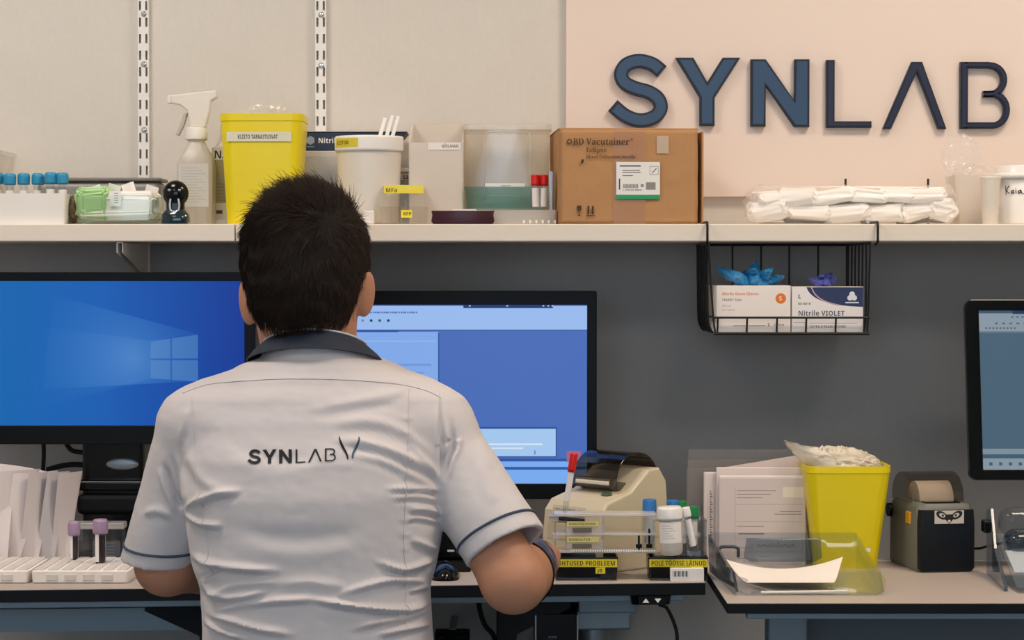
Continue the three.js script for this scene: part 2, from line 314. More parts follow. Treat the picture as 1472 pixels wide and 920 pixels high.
{ // clear tub with a green and white soft pack
  const d0 = 3.69, dep = 0.085, dc = d0 + dep / 2, w = L(124, d0);
  const t = thing('clear_tub', 'clear rounded plastic tub holding a green and white soft pack', 'tub', on(174.5, dc));
  part(t, 'body', loft([[0, 0.84, 0.85], [0.1, 0.98, 0.98], [0.5, 1, 1], [0.78, 0.98, 0.98], [0.78, 0.965, 0.965], [0.5, 0.985, 0.985], [0.12, 0.965, 0.965], [0.04, 0.82, 0.83]].map(([f, a, b]) => rrect(f * H(268, d0), w * a, dep * b, 0.02, 0, 0, 6))), film('#f7faf7', 0.08));
  const pk = thing('soft_pack', 'crumpled white packet with a lime green end inside the clear tub', 'packet', [X(174, dc), SHELF + 0.0045, -dc]);
  const g = crumple(new RoundedBoxGeometry(L(112, d0), H(273, d0) - 0.012, 0.066, 14, 0.013), 0.0032, 55, 0.75, 4); g.computeBoundingBox(); g.translate(0, -g.boundingBox.min.y, 0);
  part(pk, 'wrapper', flat(g), M.white);
  const gg = crumple(new RoundedBoxGeometry(L(50, d0), H(268, d0) - 0.012, 0.069, 12, 0.014), 0.0036, 50, 0.75, 9); gg.translate(L(-35, d0), 0.03, 0);
  part(pk, 'green_end', flat(gg), phys('#c4ecad', 0.35, { transmission: 0.3, thickness: 0 }), 'lime green film end');
  print(pk, 'printed_strip', L(17, d0), L(22, d0), L(-2, d0), 0.037, 0.0372, 5000, (k, a, b) => { k.fillStyle = '#f3f1ee'; k.fillRect(0, 0, a, b); k.fillStyle = '#8a8078'; for (let i = 0; i < 5; i++) k.fillRect(a * 0.4, b * (0.15 + i * 0.15), a * 0.35, b * 0.05); });
  for (const [px, py, s] of [[142, 270, 1], [160, 268, -1], [190, 266, 1], [214, 270, -1]]) { // folded sachets
    const q = new THREE.PlaneGeometry(0.022, 0.05, 6, 10), p = q.attributes.position; for (let i = 0; i < p.count; i++) p.setZ(i, 0.004 * sin(p.getY(i) * 70 + s) + 0.003 * sin(p.getX(i) * 160));
    q.computeVertexNormals(); q.rotateZ(0.3 * s); q.translate(0, 0.025, 0);
    single('sachet', 'small white paper sachet sticking out of the clear tub behind the green pack', 'sachet', [X(px, dc + 0.033), SHELF + H(py, dc) - 0.045, -dc - 0.034], q, std('#f0ece6', 0.7, { side: THREE.DoubleSide }), 'sachets in the clear tub');
  }
}
{ // black desktop microphone-like stand
  const d = 3.69, t = thing('barcode_scanner', 'small glossy black scanner with a round head on a stand', 'scanner', on(253, d));
  const s = L(1.1, d);
  part(t, 'base', rloft([[0, 33 * s, 0.036, 0.006], [3 * s, 36 * s, 0.038, 0.008], [13 * s, 34 * s, 0.035, 0.01], [19 * s, 26 * s, 0.026, 0.01]]), phys('#0b2730', 0.15, { clearcoat: 0.6 }));
  part(t, 'neck', rloft([[11 * s, 22 * s, 0.02, 0.006], [32 * s, 24 * s, 0.02, 0.006]]), M.blackGloss);
  const u = part(t, 'fork', tube([[-5, 33, 0], [-6, 24, 0], [-4, 17, 0], [4, 17, 0], [6, 24, 0], [5, 33, 0]].map(([x, y]) => [x * s, y * s, 0.014]), 1.7 * s, 30), M.chrome, 'bright metal fork'); u.position.z = -0.001;
  const h = part(t, 'head', new THREE.SphereGeometry(17 * s, 32, 24).scale(1, 1.02, 0.72), M.blackGloss); h.position.set(0, 40 * s, 0);
  for (const k of [-1, 1]) part(h, 'glint_dot', new THREE.SphereGeometry(1.7 * s, 10, 8).scale(1.4, 1, 0.6).translate(k * 6.5 * s, 4 * s, 11.6 * s), M.steel);  // steel dots stand in for highlights on the glossy head
}
{ // spray bottle
  const d = 3.8, s = L(1, d), t = thing('spray_bottle', 'translucent white trigger spray bottle beside the yellow bin', 'spray bottle', on(283, d));
  const h = (py) => H(py, d);
  part(t, 'bottle', rloft([[0, 48 * s, 0.05, 0.008], [0.004, 53 * s, 0.055, 0.014], [h(238), 53 * s, 0.055, 0.014], [h(226), 48 * s, 0.05, 0.016], [h(212), 32 * s, 0.034, 0.014], [h(204), 24 * s, 0.026, 0.012], [h(200), 24 * s, 0.026, 0.012]]), phys('#f2ede6', 0.4, { transmission: 0.6, thickness: 0 }));
  print(t, 'paper_label', 43 * s, h(236) - h(298), -1 * s, (h(236) + h(298)) / 2, 0.0279, 3000, (k, a, b) => { k.fillStyle = '#d6d3ce'; k.fillRect(0, 0, a, b); k.fillStyle = '#bfbcb7'; for (let i = 0; i < 13; i++) k.fillRect(a * 0.1, b * (0.1 + i * 0.065), a * (0.55 + 0.25 * ((i * 7) % 3) / 2), b * 0.018); });
  part(t, 'collar', lathe([[0.0, h(202)], [15 * s, h(202)], [16 * s, h(200)], [16 * s, h(186)], [14 * s, h(184)], [0, h(184)]], 28), M.white);
  const head = extrude([[-8, 184], [-9, 172], [-12, 160], [-22, 152], [-36, 149], [-36, 138], [8, 133], [30, 131], [31, 141], [22, 146], [20, 160], [14, 184]].map(([x, y]) => [x * s + 0.0, h(y)]), 0.018, 0.0025, [], 3); head.translate(0, 0, -0.009);
  part(t, 'spray_head', head, phys('#f6f0e6', 0.3, { transmission: 0.3, thickness: 0 }));
  part(t, 'nozzle', rbox(6 * s, 11 * s, 0.013, 0.001, -38 * s, h(143.5), 0), M.white);
  const tr = extrude([[-12, 163], [-17, 163], [-21, 175], [-29, 194], [-25, 196], [-17, 180]].map(([x, y]) => [x * s, h(y)]), 0.012, 0.0015, [], 2); tr.translate(0, 0, -0.006);
  part(t, 'trigger', tr, std('#bdb6ac', 0.5), 'greyish trigger lever');
  part(t, 'dip_tube', cyl(0.0022, 0.0022, h(206) - 0.006, 0, (h(206)) / 2, 0, 10), M.frostClear);
}
{ // flat bottle with an olive label behind the yellow bin
  const d = 3.84, s = L(1, d), w = 44 * s, t = thing('labelled_bottle', 'flat clear bottle with an olive label and heavy black lettering', 'bottle', on(328, d));
  part(t, 'body', rloft([[0, w, 0.05, 0.006], [H(222, d), w, 0.05, 0.006], [H(205, d), w * 0.6, 0.04, 0.012], [H(196, d), w * 0.5, 0.034, 0.012]]), M.frostClear);
  print(t, 'paper_label', w * 0.9, H(215, d) - H(318, d) * 1, 0, (H(215, d) + H(318, d)) / 2 + 0.002, 0.0256, 4500, (k, a, b) => {
    k.fillStyle = '#cbc2a8'; k.fillRect(0, 0, a, b); k.fillStyle = '#8e835a'; k.fillRect(0, b * 0.17, a, b * 0.6); k.fillStyle = '#7a7050'; for (let i = 0; i < 6; i++) k.fillRect(a * 0.08, b * (0.5 + 0.045 * i), a * 0.7, b * 0.014);
    write(k, 'NATR', a * 0.06, b * 0.1, b * 0.15, '#0d0d0b', 'sans-serif', 'bold'); k.fillStyle = '#3c362a'; k.fillRect(a * 0.15, b * 0.87, a * 0.22, b * 0.05);
  });
  part(t, 'cap', cyl(0.0125, 0.0125, 0.018, 0, H(196, d) + 0.009, 0), M.white);
}
function sharpsBin(t, wt, wb, h, dep, o = {}) { // open tapered bin with a liner bag
  const rb = 0.014, rt = 0.018;
  part(t, 'body', rloft([[0, wb, dep * wb / wt, rb], [h * 0.93, wt * 0.985, dep * 0.985, rt], [h * 0.935, wt, dep, rt], [h, wt, dep, rt], [h, wt - 0.004, dep - 0.004, rt], [0.003, wb - 0.005, dep * wb / wt - 0.005, rb]], 0.5), M.yellow);
}
{ // yellow bin on the shelf
  const dF = 3.69, wt = L(120, dF), dep = 0.12, d = dF + dep / 2 - 0.006, t = thing('yellow_bin', 'tapered yellow plastic waste bin on the shelf with a printed strip', 'bin', on(381, d));
  const h = H(164, dF + 0.005);
  sharpsBin(t, wt * 1.0, wt * 0.84, h, dep);
  const a = Math.atan((dep - dep * 0.85) / 2 / h), k0 = (H(197, dF)) / h;
  print(t, 'printed_strip', L(93, dF), L(13.5, dF), L(-2.5, dF), H(197, dF), mix(dep * 0.425, dep * 0.4925, k0 / 0.93) + 0.0012, 4000, (k, w, q) => { k.fillStyle = '#e2ddc6'; k.fillRect(0, 0, w, q); write(k, 'KLISTO TARKASTUSVAT', w * 0.17, q * 0.5, q * 0.62, '#2c2a24', 'sans-serif', 'bold', w * 0.62); }, { rx: a });
  const bagG = crumple(new THREE.SphereGeometry(1, 48, 32).scale(wt * 0.41, 0.019, dep * 0.4), 0.005, 60, 0.9, 2); bagG.translate(0, h - 0.006, 0);
  part(t, 'liner_bag', flat(bagG), M.bag, 'crumpled clear liner bag');
}
{ // white carton and navy glove carton behind the bucket
  const d = 3.842, s = L(1, d), t = thing('glove_carton', 'white card carton standing beside the yellow bin under the navy carton', 'carton', on(470, d + 0.047));
  part(t, 'carton', rbox(86 * s, H(217, d), 0.094, 0.0015, 0, H(217, d) / 2, 0), std('#cfcac2', 0.6, { map: mottle }));
  part(t, 'window_film', rbox(60 * s, H(225, d) - H(290, d), 0.0006, 0.0002, -4 * s, (H(225, d) + H(290, d)) / 2, 0.0475), M.frostClear);
  const n = thing('navy_carton', 'navy glove carton with white lettering lying on the white carton', 'carton', [X(511, d), SHELF + H(217, d), -d - 0.048]);
  const hh = H(190, d) - H(217, d);
  const gg = extrude([[-73 * s, 0], [62 * s, 0], [64 * s, hh * 0.6], [73 * s, hh], [-73 * s, hh]], 0.09, 0.001).translate(0, 0, -0.045);
  part(n, 'carton', gg, M.navy);
  part(n, 'top_flap', rbox(147 * s, 0.0016, 0.096, 0.0005, 0.5 * s, hh + 0.001, 0), std('#c9c3bb', 0.6));
  print(n, 'front_print', 68 * s, hh * 0.94, -38 * s, hh * 0.5, 0.0465, 4200, (k, a, b) => {
    k.fillStyle = '#20324d'; k.fillRect(0, 0, a, b); k.fillStyle = '#8b98a8'; k.beginPath(); for (let i = 0; i < 6; i++) k.lineTo(a * 0.11 + b * 0.26 * cos(i * PI / 3 + 0.5), b * 0.44 + b * 0.26 * sin(i * PI / 3 + 0.5)); k.fill();
    k.fillRect(a * 0.04, b * 0.78, a * 0.15, b * 0.04); write(k, 'Nitrile', a * 0.27, b * 0.46, b * 0.4, '#e8e6e2', 'sans-serif', 'bold');
  }, {}, 'navy print with white letters');
}
{ // white lidded bucket
  const dF = 3.7, s = L(1, dF), R = 49 * s, d = dF + R, t = thing('white_bucket', 'white plastic bucket with a flat rim and yellow tape', 'bucket', on(531, d));
  const h = H(197, d), e = H(216, d), k = d / dF;
  part(t, 'body', lathe([[0, 0], [R * 0.84 * k, 0], [R * 0.86 * k, 0.004], [R * 0.955 * k, e], [R * 0.9 * k, e + 0.002], [0, e + 0.002]], 48), phys('#ece4d8', 0.42, { transmission: 0.12, thickness: 0 }));
  part(t, 'lid', lathe([[R * 0.95 * k, e - 0.003], [R * 1.0 * k, e - 0.003], [R * 1.01 * k, e + 0.001], [R * 1.01 * k, h - 0.004], [R * 0.985 * k, h], [R * 0.93 * k, h], [R * 0.91 * k, h - 0.005], [0, h - 0.005]], 48), M.white);
  const tp = new THREE.CylinderGeometry(R * 1.013 * k, R * 1.013 * k, 13 * s, 18, 1, true, -1.18, 0.92); tp.translate(0, (h + e) / 2 - 0.001, 0);
  part(t, 'yellow_tape', tp, std('#ffffff', 0.5, { side: THREE.DoubleSide, map: canvas(220, 60, (c, a, b) => { c.fillStyle = '#d8c63a'; c.fillRect(0, 0, a, b); write(c, 'KLISTOB', 10, b / 2, 34, '#4a4210', 'sans-serif', 'bold'); }) }), 'yellow lettered tape');
  [[541, 549, 176, 197], [551, 560, 169, 197], [560, 567, 171, 197]].forEach(([a, b, y0, y1], i) => { // sticks
    const g = rbox(0.0065, 0.075, 0.0018, 0.0008, 0, 0, 0); const m = thing('mixing_stick', 'flat white plastic stick standing up behind the bucket rim', 'stick', [X((a + b) / 2, d + R * 1.1), SHELF + H((y0 + y1) / 2, d + R) - 0.016, -d - R * 1.13 - i * 0.003], 0, 'white sticks behind the bucket');
    part(m, 'stick', g, M.whiteGloss); m.rotation.z = -0.28;
  });
  const c = thing('stick_cup', 'narrow clear cup behind the bucket holding white sticks', 'cup', on(553, d + R * 1.14));
  part(c, 'cup', lathe([[0, 0], [0.013, 0], [0.0165, H(205, d + R)], [0.0155, H(205, d + R)], [0.012, 0.002], [0, 0.002]], 28), M.frostClear);
}
{ // small jar with a printed strip at the bucket's side
  const d = 3.86, s = L(1, d), t = thing('specimen_jar', 'small grey clear jar with a printed strip behind the bucket', 'jar', on(582, d));
  part(t, 'jar', rloft([[0, 13 * s, 0.03, 0.004], [H(248, d), 13 * s, 0.03, 0.004]]), M.greyClear);
  part(t, 'lid', rbox(14 * s, H(242, d) - H(248, d), 0.032, 0.001, 0, (H(242, d) + H(248, d)) / 2, 0), M.white);
  print(t, 'printed_strip', 12 * s, 9 * s, 0, H(255, d), 0.0154, 6000, (k, a, b) => { k.fillStyle = '#d9cfc2'; k.fillRect(0, 0, a, b); write(k, 'LL', a * 0.35, b / 2, b * 0.9, '#1d1a17', 'sans-serif', 'bold'); });
}
single('paper_pad', 'small white cube of folded paper beside the yellow tagged box', 'paper pad', on(530, 3.685), rbox(L(16, 3.68), H(303, 3.68), 0.014, 0.002, 0, H(303, 3.68) / 2, 0), M.paper);
{ // frosted rounded container with yellow strip and a lower box with a yellow tag
  const dF = 3.69, s = L(1, dF), dep = 0.07, d = dF + dep / 2, t = thing('frosted_box', 'frosted plastic box with compartments and a small yellow tag', 'box', on(578, d));
  part(t, 'body', tub(74 * s, dep * 0.95, 78 * s, dep, H(297, dF), 0.0018, 0.006), M.storage);
  for (const i of [-2, -1, 0, 1, 2]) part(t, 'divider', box(0.0012, H(299, dF) - 0.004, dep - 0.006, i * 14 * s, H(299, dF) / 2, 0), M.storage);
  print(t, 'yellow_tag', 16 * s, 11 * s, 8 * s, H(307.5, dF), dep / 2 + 0.0008, 6000, (k, a, b) => { k.fillStyle = '#f2e23a'; k.fillRect(0, 0, a, b); write(k, 'KFP', a * 0.2, b * 0.5, b * 0.6, '#3c3608', 'sans-serif', 'bold'); }, {}, 'yellow tag');
  const u = thing('frosted_container', 'frosted rounded container with a yellow strip along its lid', 'container', [X(579, d), SHELF + H(296.5, dF), -d]);
  const h = H(266, dF) - H(296.5, dF);
  part(u, 'body', rloft([[0, 74 * s, dep * 0.96, 0.008], [h * 0.35, 72 * s, dep * 0.96, 0.012], [h * 0.75, 66 * s, dep * 0.92, 0.016], [h * 0.93, 60 * s, dep * 0.88, 0.018]], 1.2), M.storage);
  part(u, 'lid', rbox(58 * s, 4 * s, dep * 0.8, 0.002, 2 * s, h - 2 * s, 0), M.frostClear);
  print(u, 'yellow_strip', 57 * s, 12 * s, 3 * s, h - 6 * s, dep * 0.47, 5000, (k, a, b) => { k.fillStyle = '#f0df4e'; k.fillRect(0, 0, a, b); write(k, 'MFa', a * 0.04, b * 0.62, b * 0.7, '#564e10', 'sans-serif', 'bold'); }, {}, 'yellow lettered strip');
}
{ // frosted magazine file
  const dF = 3.74, s = L(1, dF), dep = 0.15, w = 78 * s, t = thing('file_box', 'frosted upright file box with a white lettered strip', 'file box', on(629, dF + dep / 2));
  const prof = [[dep / 2, 0], [dep / 2, H(205, dF)], [-dep / 2 + 0.02, H(178, dF + dep)], [-dep / 2, H(178, dF + dep)], [-dep / 2, 0]];
  const g = extrude(prof, 0.0018, 0); g.rotateY(-PI / 2);
  const fm = phys('#f4ede4', 0.55, { transmission: 0.5, thickness: 0 });
  for (const x of [-w / 2 + 0.0018, w / 2]) part(t, 'side_panel', g.clone().translate(x, 0, 0), fm);
  part(t, 'front_panel', rbox(w - 0.003, H(205, dF), 0.0018, 0.0005, 0, H(205, dF) / 2, dep / 2), fm);
  part(t, 'back_panel', box(w - 0.003, H(178, dF + dep), 0.0018, 0, H(178, dF + dep) / 2, -dep / 2 + 0.001), fm);
  part(t, 'base', box(w - 0.003, 0.0018, dep - 0.004, 0, 0.001, 0), fm);
  print(t, 'lettered_strip', 47 * s, 10 * s, 12 * s, H(210.5, dF), dep / 2 + 0.0014, 5000, (k, a, b) => { k.fillStyle = '#ece7e2'; k.fillRect(0, 0, a, b); write(k, 'NÕELAHARI', a * 0.42, b / 2, b * 0.62, '#6a625c', 'sans-serif', 'bold', a * 0.52); });
}
{ // big clear box with a teal tray in front
  const d = 3.82, s = L(1, d), w = 122 * s, h = H(181, d), t = thing('storage_box', 'tall clear plastic storage box with moulded ribs', 'storage box', on(729, d + 0.03));
  part(t, 'body', tub(w * 0.96, 0.125, w, 0.135, h - 0.004, 0.002, 0.01), M.storage);
  part(t, 'rim', rloft([[h - 0.009, w + 0.006, 0.141, 0.011], [h, w + 0.006, 0.141, 0.011], [h, w - 0.004, 0.131, 0.01], [h - 0.009, w - 0.004, 0.131, 0.01]]), M.frostClear);
  part(t, 'moulded_frame', tube([[-32, 0.05], [-32, h - 0.014], [32, h - 0.014], [32, 0.05]].map(([x, y]) => [x * s, y, 0.069]), 0.0011, 60, 6, true, 0.05), M.frostClear);
  const e = 3.73, q = L(1, e), u = thing('teal_tray', 'teal tinted clear tray standing in front of the tall clear box', 'tray', [X(719, e + 0.03), SHELF + H(301, e), -e - 0.03]);
  part(u, 'body', tub(98 * q, 0.055, 104 * q, 0.062, H(268, e) - H(301, e), 0.0022, 0.004), M.teal);
  print(u, 'pale_strip', 57 * q, 5 * q, 7 * q, H(266, e) - H(301, e) + 0.0, 0.031, 3000, (k, a, b) => { k.fillStyle = '#e3e6df'; k.fillRect(0, 0, a, b); k.fillStyle = '#9aa29a'; k.fillRect(a * 0.4, b * 0.6, a * 0.25, b * 0.3); });
  // frosted trays below
  const f = 3.69, r = L(1, f), v = thing('frosted_tray', 'shallow frosted tray with slots under the teal tray', 'tray', on(735, f + 0.05));
  part(v, 'body', rloft([[0, 128 * r, 0.098, 0.004], [H(302, f), 132 * r, 0.1, 0.004]]), M.frost);
  for (let i = 0; i < 6; i++) part(v, 'foot', rbox(3 * r, 5 * r, 0.002, 0.0006, (18 + i * 9) * r, 3.5 * r, 0.0502), M.white);
  const m = thing('maroon_tray', 'low dark maroon tray lying open with a pale strip on top', 'tray', on(665.5, 3.674)), zz = L(1, 3.67);
  part(m, 'body', rloft([[0, 86 * zz, 0.012, 0.003], [4 * zz, 91 * zz, 0.0125, 0.004], [13 * zz, 88 * zz, 0.0125, 0.004], [19 * zz, 91 * zz, 0.012, 0.003]]), M.maroon);
  part(m, 'pale_strip', rbox(35 * zz, 2.5 * zz, 0.008, 0.0008, 2 * zz, 20 * zz, 0), M.paper);
}
{ // red capped tubes in a clear holder
  const d = 3.712, s = L(1, d), b = SHELF + H(302, 3.69), g1 = lathe([[0, 0], [4.4 * s, 1 * s], [5 * s, 5 * s], [5 * s, 37 * s]], 18), g2 = lathe([[0, 0], [6 * s, 0], [6.2 * s, 3 * s], [6 * s, 14 * s], [5 * s, 15.5 * s], [0, 15.5 * s]], 20), g3 = cyl(5.15 * s, 5.15 * s, 27 * s, 0, 18 * s, 0, 18);
  for (const [px, dz, tilt] of [[770.5, 0, 0.03], [781, 0.004, -0.02], [776, 0.016, 0]]) {
    const t = thing('blood_tube', 'clear tube with a bright red cap standing beside the cardboard box', 'tube', [X(px, d), b + 0.0008, -d - dz], 0, 'red capped tubes by the cardboard box'); t.rotation.z = tilt;
    part(t, 'glass', g1, M.clearThick); part(t, 'paper_label', g3, M.paper); const c = part(t, 'cap', g2, M.redCap); c.position.y = 35 * s;
  }
  const t = thing('tube_holder', 'narrow clear holder beside the tubes with red caps', 'holder', [X(792, d + 0.02), b, -d - 0.02]);
  part(t, 'body', tub(9 * s, 0.05, 10 * s, 0.05, H(246, d) - H(302, d), 0.0014, 0.003), M.clear);
}
{ // cardboard box
  const dF = 3.672, s = L(1, dF), w = 200 * s, h = H(186.5, dF), dep = 0.2, turn = 0.055;
  const t = thing('cardboard_box', 'brown cardboard carton with printed lettering, packing tape and a white label', 'carton', [X(904, dF) - 0.006, SHELF, -dF - dep / 2 - 0.004], turn);
  part(t, 'carton', metres(crumple(new THREE.BoxGeometry(w, h, dep, 30, 24, 20).translate(0, h / 2, 0), 0.0007, 26, 0, 3)), M.board);
  const fz = dep / 2 + 0.0016, lx = (px) => (px - 905) * s, ly = (py) => H(py, dF);
  for (const [sy] of [[0], [1]]) { // lid flaps
    const f = part(t, 'flap', metres(rbox(w + 0.002, 0.003, dep / 2 - 0.0015, 0.001, 0, h + 0.0016, sy ? dep / 4 : -dep / 4)), M.board); f.rotation.x = sy ? 0.006 : -0.006;
  }
  const sf = part(t, 'side_flap', metres(rbox(0.003, h * 0.97, 0.06, 0.001, 0, h * 0.49, 0)), M.board); sf.position.set(w / 2 + 0.0062, 0.001, dep / 2 - 0.032); sf.rotation.y = 0.07;
  const ink = '#4a2f22';
  const dc = (name, x0, x1, y0, y1, draw, label) => { const c = canvas(Math.round((x1 - x0) * 7), Math.round((y1 - y0) * 7), draw); const m = part(t, name, new THREE.PlaneGeometry((x1 - x0) * s, (y1 - y0) * s), std('#ffffff', 0.8, { map: c, transparent: true }), label); m.position.set((lx(x0) + lx(x1)) / 2, (ly(y0) + ly(y1)) / 2, fz + 0.0011); return m; };
  dc('printed_lettering', 815, 920, 195, 232, (k, a, b) => {
    k.fillStyle = ink; k.beginPath(); k.arc(32, 62, 26, 0, 7); k.fill(); k.strokeStyle = '#b98a5c'; k.lineWidth = 4; for (let i = 0; i < 8; i++) { k.beginPath(); k.moveTo(32, 62); k.lineTo(32 + 20 * cos(i * PI / 4), 62 + 20 * sin(i * PI / 4)); k.stroke(); }
    write(k, 'BD Vacutainer', 68, 64, 84, ink, 'serif', 'bold', 570); write(k, '®', 645, 40, 34, ink); write(k, 'Eclipse', 200, 144, 58, ink, 'serif', 'bold', 210); write(k, 'Blood Collection Needle', 200, 214, 42, ink, 'serif', 'bold', 500);
  }, 'dark printed lettering');
  dc('printed_symbols', 828, 858, 294, 314, (k) => {
    k.fillStyle = ink; k.beginPath(); k.moveTo(18, 12); k.lineTo(62, 12); k.quadraticCurveTo(64, 62, 44, 70); k.lineTo(44, 104); k.lineTo(60, 116); k.lineTo(20, 116); k.lineTo(36, 104); k.lineTo(36, 70); k.quadraticCurveTo(16, 62, 18, 12); k.fill();
    k.fillRect(124, 14, 18, 86); k.fillRect(168, 14, 18, 86); k.fillRect(114, 108, 82, 10);
  }, 'fragile and upright symbols');
  dc('printed_mark', 833, 843, 227, 237, (k) => { k.fillStyle = ink; k.beginPath(); k.ellipse(36, 38, 13, 24, 0.3, 0, 7); k.fill(); });
  part(t, 'packing_tape', at(new THREE.PlaneGeometry(46 * s, h), lx(906), h / 2, fz + 0.0002), M.tape, 'brown packing tape');
  part(t, 'tape_piece', at(new THREE.PlaneGeometry(17 * s, 25 * s), lx(954), ly(208), fz + 0.0006), film('#e8d9c0', 0.25, { transmission: 0.45 }), 'clear tape piece');
  print(t, 'shipping_label', 63 * s, 53 * s, lx(918.5), ly(259.5), fz + 0.0012, 4500, (k, a, b) => {
    k.fillStyle = '#e9e6e1'; k.fillRect(0, 0, a, b); k.fillStyle = '#1f9a5f'; k.fillRect(0, b * 0.885, a, b * 0.115); k.fillStyle = '#3c3a38';
    for (const [x, y, w2, h2] of [[0.08, 0.09, 0.48, 0.035], [0.14, 0.22, 0.4, 0.02], [0.14, 0.27, 0.42, 0.02], [0.14, 0.36, 0.24, 0.02], [0.06, 0.45, 0.03, 0.3]]) k.fillRect(a * x, b * y, a * w2, b * h2);
    k.lineWidth = 3; k.strokeStyle = '#6d6a66'; k.strokeRect(a * 0.77, b * 0.12, a * 0.19, b * 0.22); k.lineWidth = 7; k.beginPath(); k.moveTo(a * 0.82, b * 0.3); k.lineTo(a * 0.92, b * 0.17); k.stroke();
    for (let i = 0; i < 34; i++) k.fillRect(a * (0.15 + i * 0.0105), b * 0.6, a * (0.002 + 0.006 * ((i * 13) % 3) / 2), b * 0.11); write(k, '[...0102 03] 364815', a * 0.15, b * 0.76, b * 0.06, '#3c3a38', 'sans-serif', 'bold');
    k.fillStyle = '#8b8884'; k.fillRect(a * 0.56, b * 0.6, a * 0.07, b * 0.08); k.fillRect(a * 0.68, b * 0.55, a * 0.22, b * 0.2);
  }, {}, 'white label with green lower edge');
}

// ---------------------------------------------------------------- shelf, right of the cardboard box
{ // clear bag of white paper packets
  const dF = 3.69, s = L(1, dF), dc = 3.745;
  const spots = [[1105, 303, 62, 26], [1160, 306, 66, 24], [1215, 305, 66, 26], [1268, 306, 62, 25], [1318, 305, 58, 26], [1350, 303, 42, 30], [1108, 286, 50, 18], [1146, 284, 58, 20], [1196, 284, 66, 20], [1244, 284, 56, 20], [1288, 284, 52, 20], [1330, 285, 56, 20]];
  spots.forEach(([px, py, w, h], i) => {
    const g = crumple(new RoundedBoxGeometry(w * s, h * s, 0.07, 9, h * s * 0.46), 0.0052, 24, 0.45, i * 3.7);
    const t = single('paper_packet', 'crumpled white paper packet inside the clear bag on the shelf', 'packet', [X(px, dc), max(SHELF + 0.0135, Y(py, dc)), -dc + rr(-0.006, 0.004)], flat(g), std('#f8f3ec', 0.6), 'white packets in the clear bag');
    t.rotation.set(rr(-0.1, 0.1), rr(-0.25, 0.25), rr(-0.22, 0.22));
  });
  let g = new RoundedBoxGeometry(300 * s, 52 * s, 0.105, 22, 20 * s); g = crumple(g, 0.0042, 26, 0.6, 21); g.computeBoundingBox(); g.translate(0, -g.boundingBox.min.y, 0);
  const t = thing('plastic_bag', 'long crumpled clear plastic bag full of white paper packets', 'bag', on(1222, dc));
  part(t, 'bag_film', flat(g), M.bag);
  const tail = new THREE.PlaneGeometry(34 * s, 40 * s, 12, 12), p = tail.attributes.position; for (let i = 0; i < p.count; i++) p.setZ(i, 0.006 * noise(p.getX(i) * 90, p.getY(i) * 90, 3)); tail.computeVertexNormals(); tail.rotateZ(0.5); tail.translate(-136 * s, 25 * s, 0.02);
  part(t, 'gathered_end', tail, M.bag);
}
{ // frosted bin with a crumpled bag rising from it
  const dF = 3.77, s = L(1, dF), d = dF + 0.04, t = thing('frosted_bin', 'frosted plastic bin with a crumpled clear bag bulging from its top', 'bin', on(1400, d));
  part(t, 'body', tub(60 * s, 0.075, 74 * s, 0.085, H(252, dF), 0.0018, 0.008), M.frost);
  part(t, 'flange', rbox(22 * s, 5 * s, 0.05, 0.0012, 21 * s, H(254, dF), 0.01), M.whiteGloss);
  let g = crumple(new THREE.SphereGeometry(1, 44, 32).scale(27 * s, 29 * s, 0.03), 0.004, 50, 0.7, 8); g.translate(-20 * s, H(222, dF), 0);
  let g2 = crumple(new THREE.SphereGeometry(1, 32, 20).scale(32 * s, 13 * s, 0.032), 0.003, 60, 0.7, 14); g2.translate(0, H(250, dF), 0);
  part(t, 'liner_bag', join(flat(g), flat(g2)), M.bag, 'crumpled clear liner bag');
  const e = 3.715, q = L(1, e), c = thing('white_cup', 'narrow white plastic cup between the frosted bin and the lettered tub', 'cup', on(1423, e));
  part(c, 'cup', lathe([[0, 0], [11 * q, 0], [14.5 * q, H(258, e)], [15.5 * q, H(257, e)], [15 * q, H(254, e)], [14 * q, H(254, e)], [10.5 * q, 0.002], [0, 0.002]], 32), phys('#efe6da', 0.4, { transmission: 0.15, thickness: 0 }));
}
{ // white tub "Kaia"
  const dF = 3.7, s = L(1, dF), R = 46 * s, d = dF + R, k = d / dF, t = thing('white_tub', 'white lidded plastic tub with a handwritten name in black', 'tub', on(1473, d));
  const h = H(254, dF), h2 = H(238, dF);
  part(t, 'body', lathe([[0, 0], [R * 0.86, 0], [R * 0.89, 0.003], [R * 0.95, h], [0, h]], 44), M.white);
  part(t, 'lid', lathe([[R * 0.94, h - 0.002], [R * 1.03, h - 0.002], [R * 1.04, h + 0.003], [R * 1.0, h + 0.006], [R * 0.95, h + 0.008], [R * 0.93, h2], [R * 0.85, h2 + 0.002], [R * 0.8, h2 - 0.002], [0, h2 - 0.002]], 44), M.whiteGloss);
  const cg = new THREE.CylinderGeometry(R * 0.962, R * 0.948, 0.026, 20, 1, true, -0.98, 0.82); cg.translate(0, H(273, dF), 0);
  part(t, 'handwriting', cg, std('#ffffff', 0.5, { transparent: true, side: THREE.DoubleSide, map: canvas(400, 240, (c) => {
    c.strokeStyle = '#1c1510'; c.lineWidth = 13; c.lineCap = 'round'; c.lineJoin = 'round';
    for (const l of [[[40, 60], [48, 180]], [[105, 55], [50, 125], [115, 170]], [[178, 120], [140, 135], [150, 170], [180, 150], [182, 120], [190, 170]], [[222, 120], [226, 170]], [[222, 92], [223, 95]], [[300, 120], [258, 135], [265, 170], [300, 150], [302, 122], [318, 168], [345, 175]]]) { c.beginPath(); l.forEach((p, i) => (i ? c.lineTo(...p) : c.moveTo(...p))); c.stroke(); }
  }) }), 'name Kaia in black marker');
}

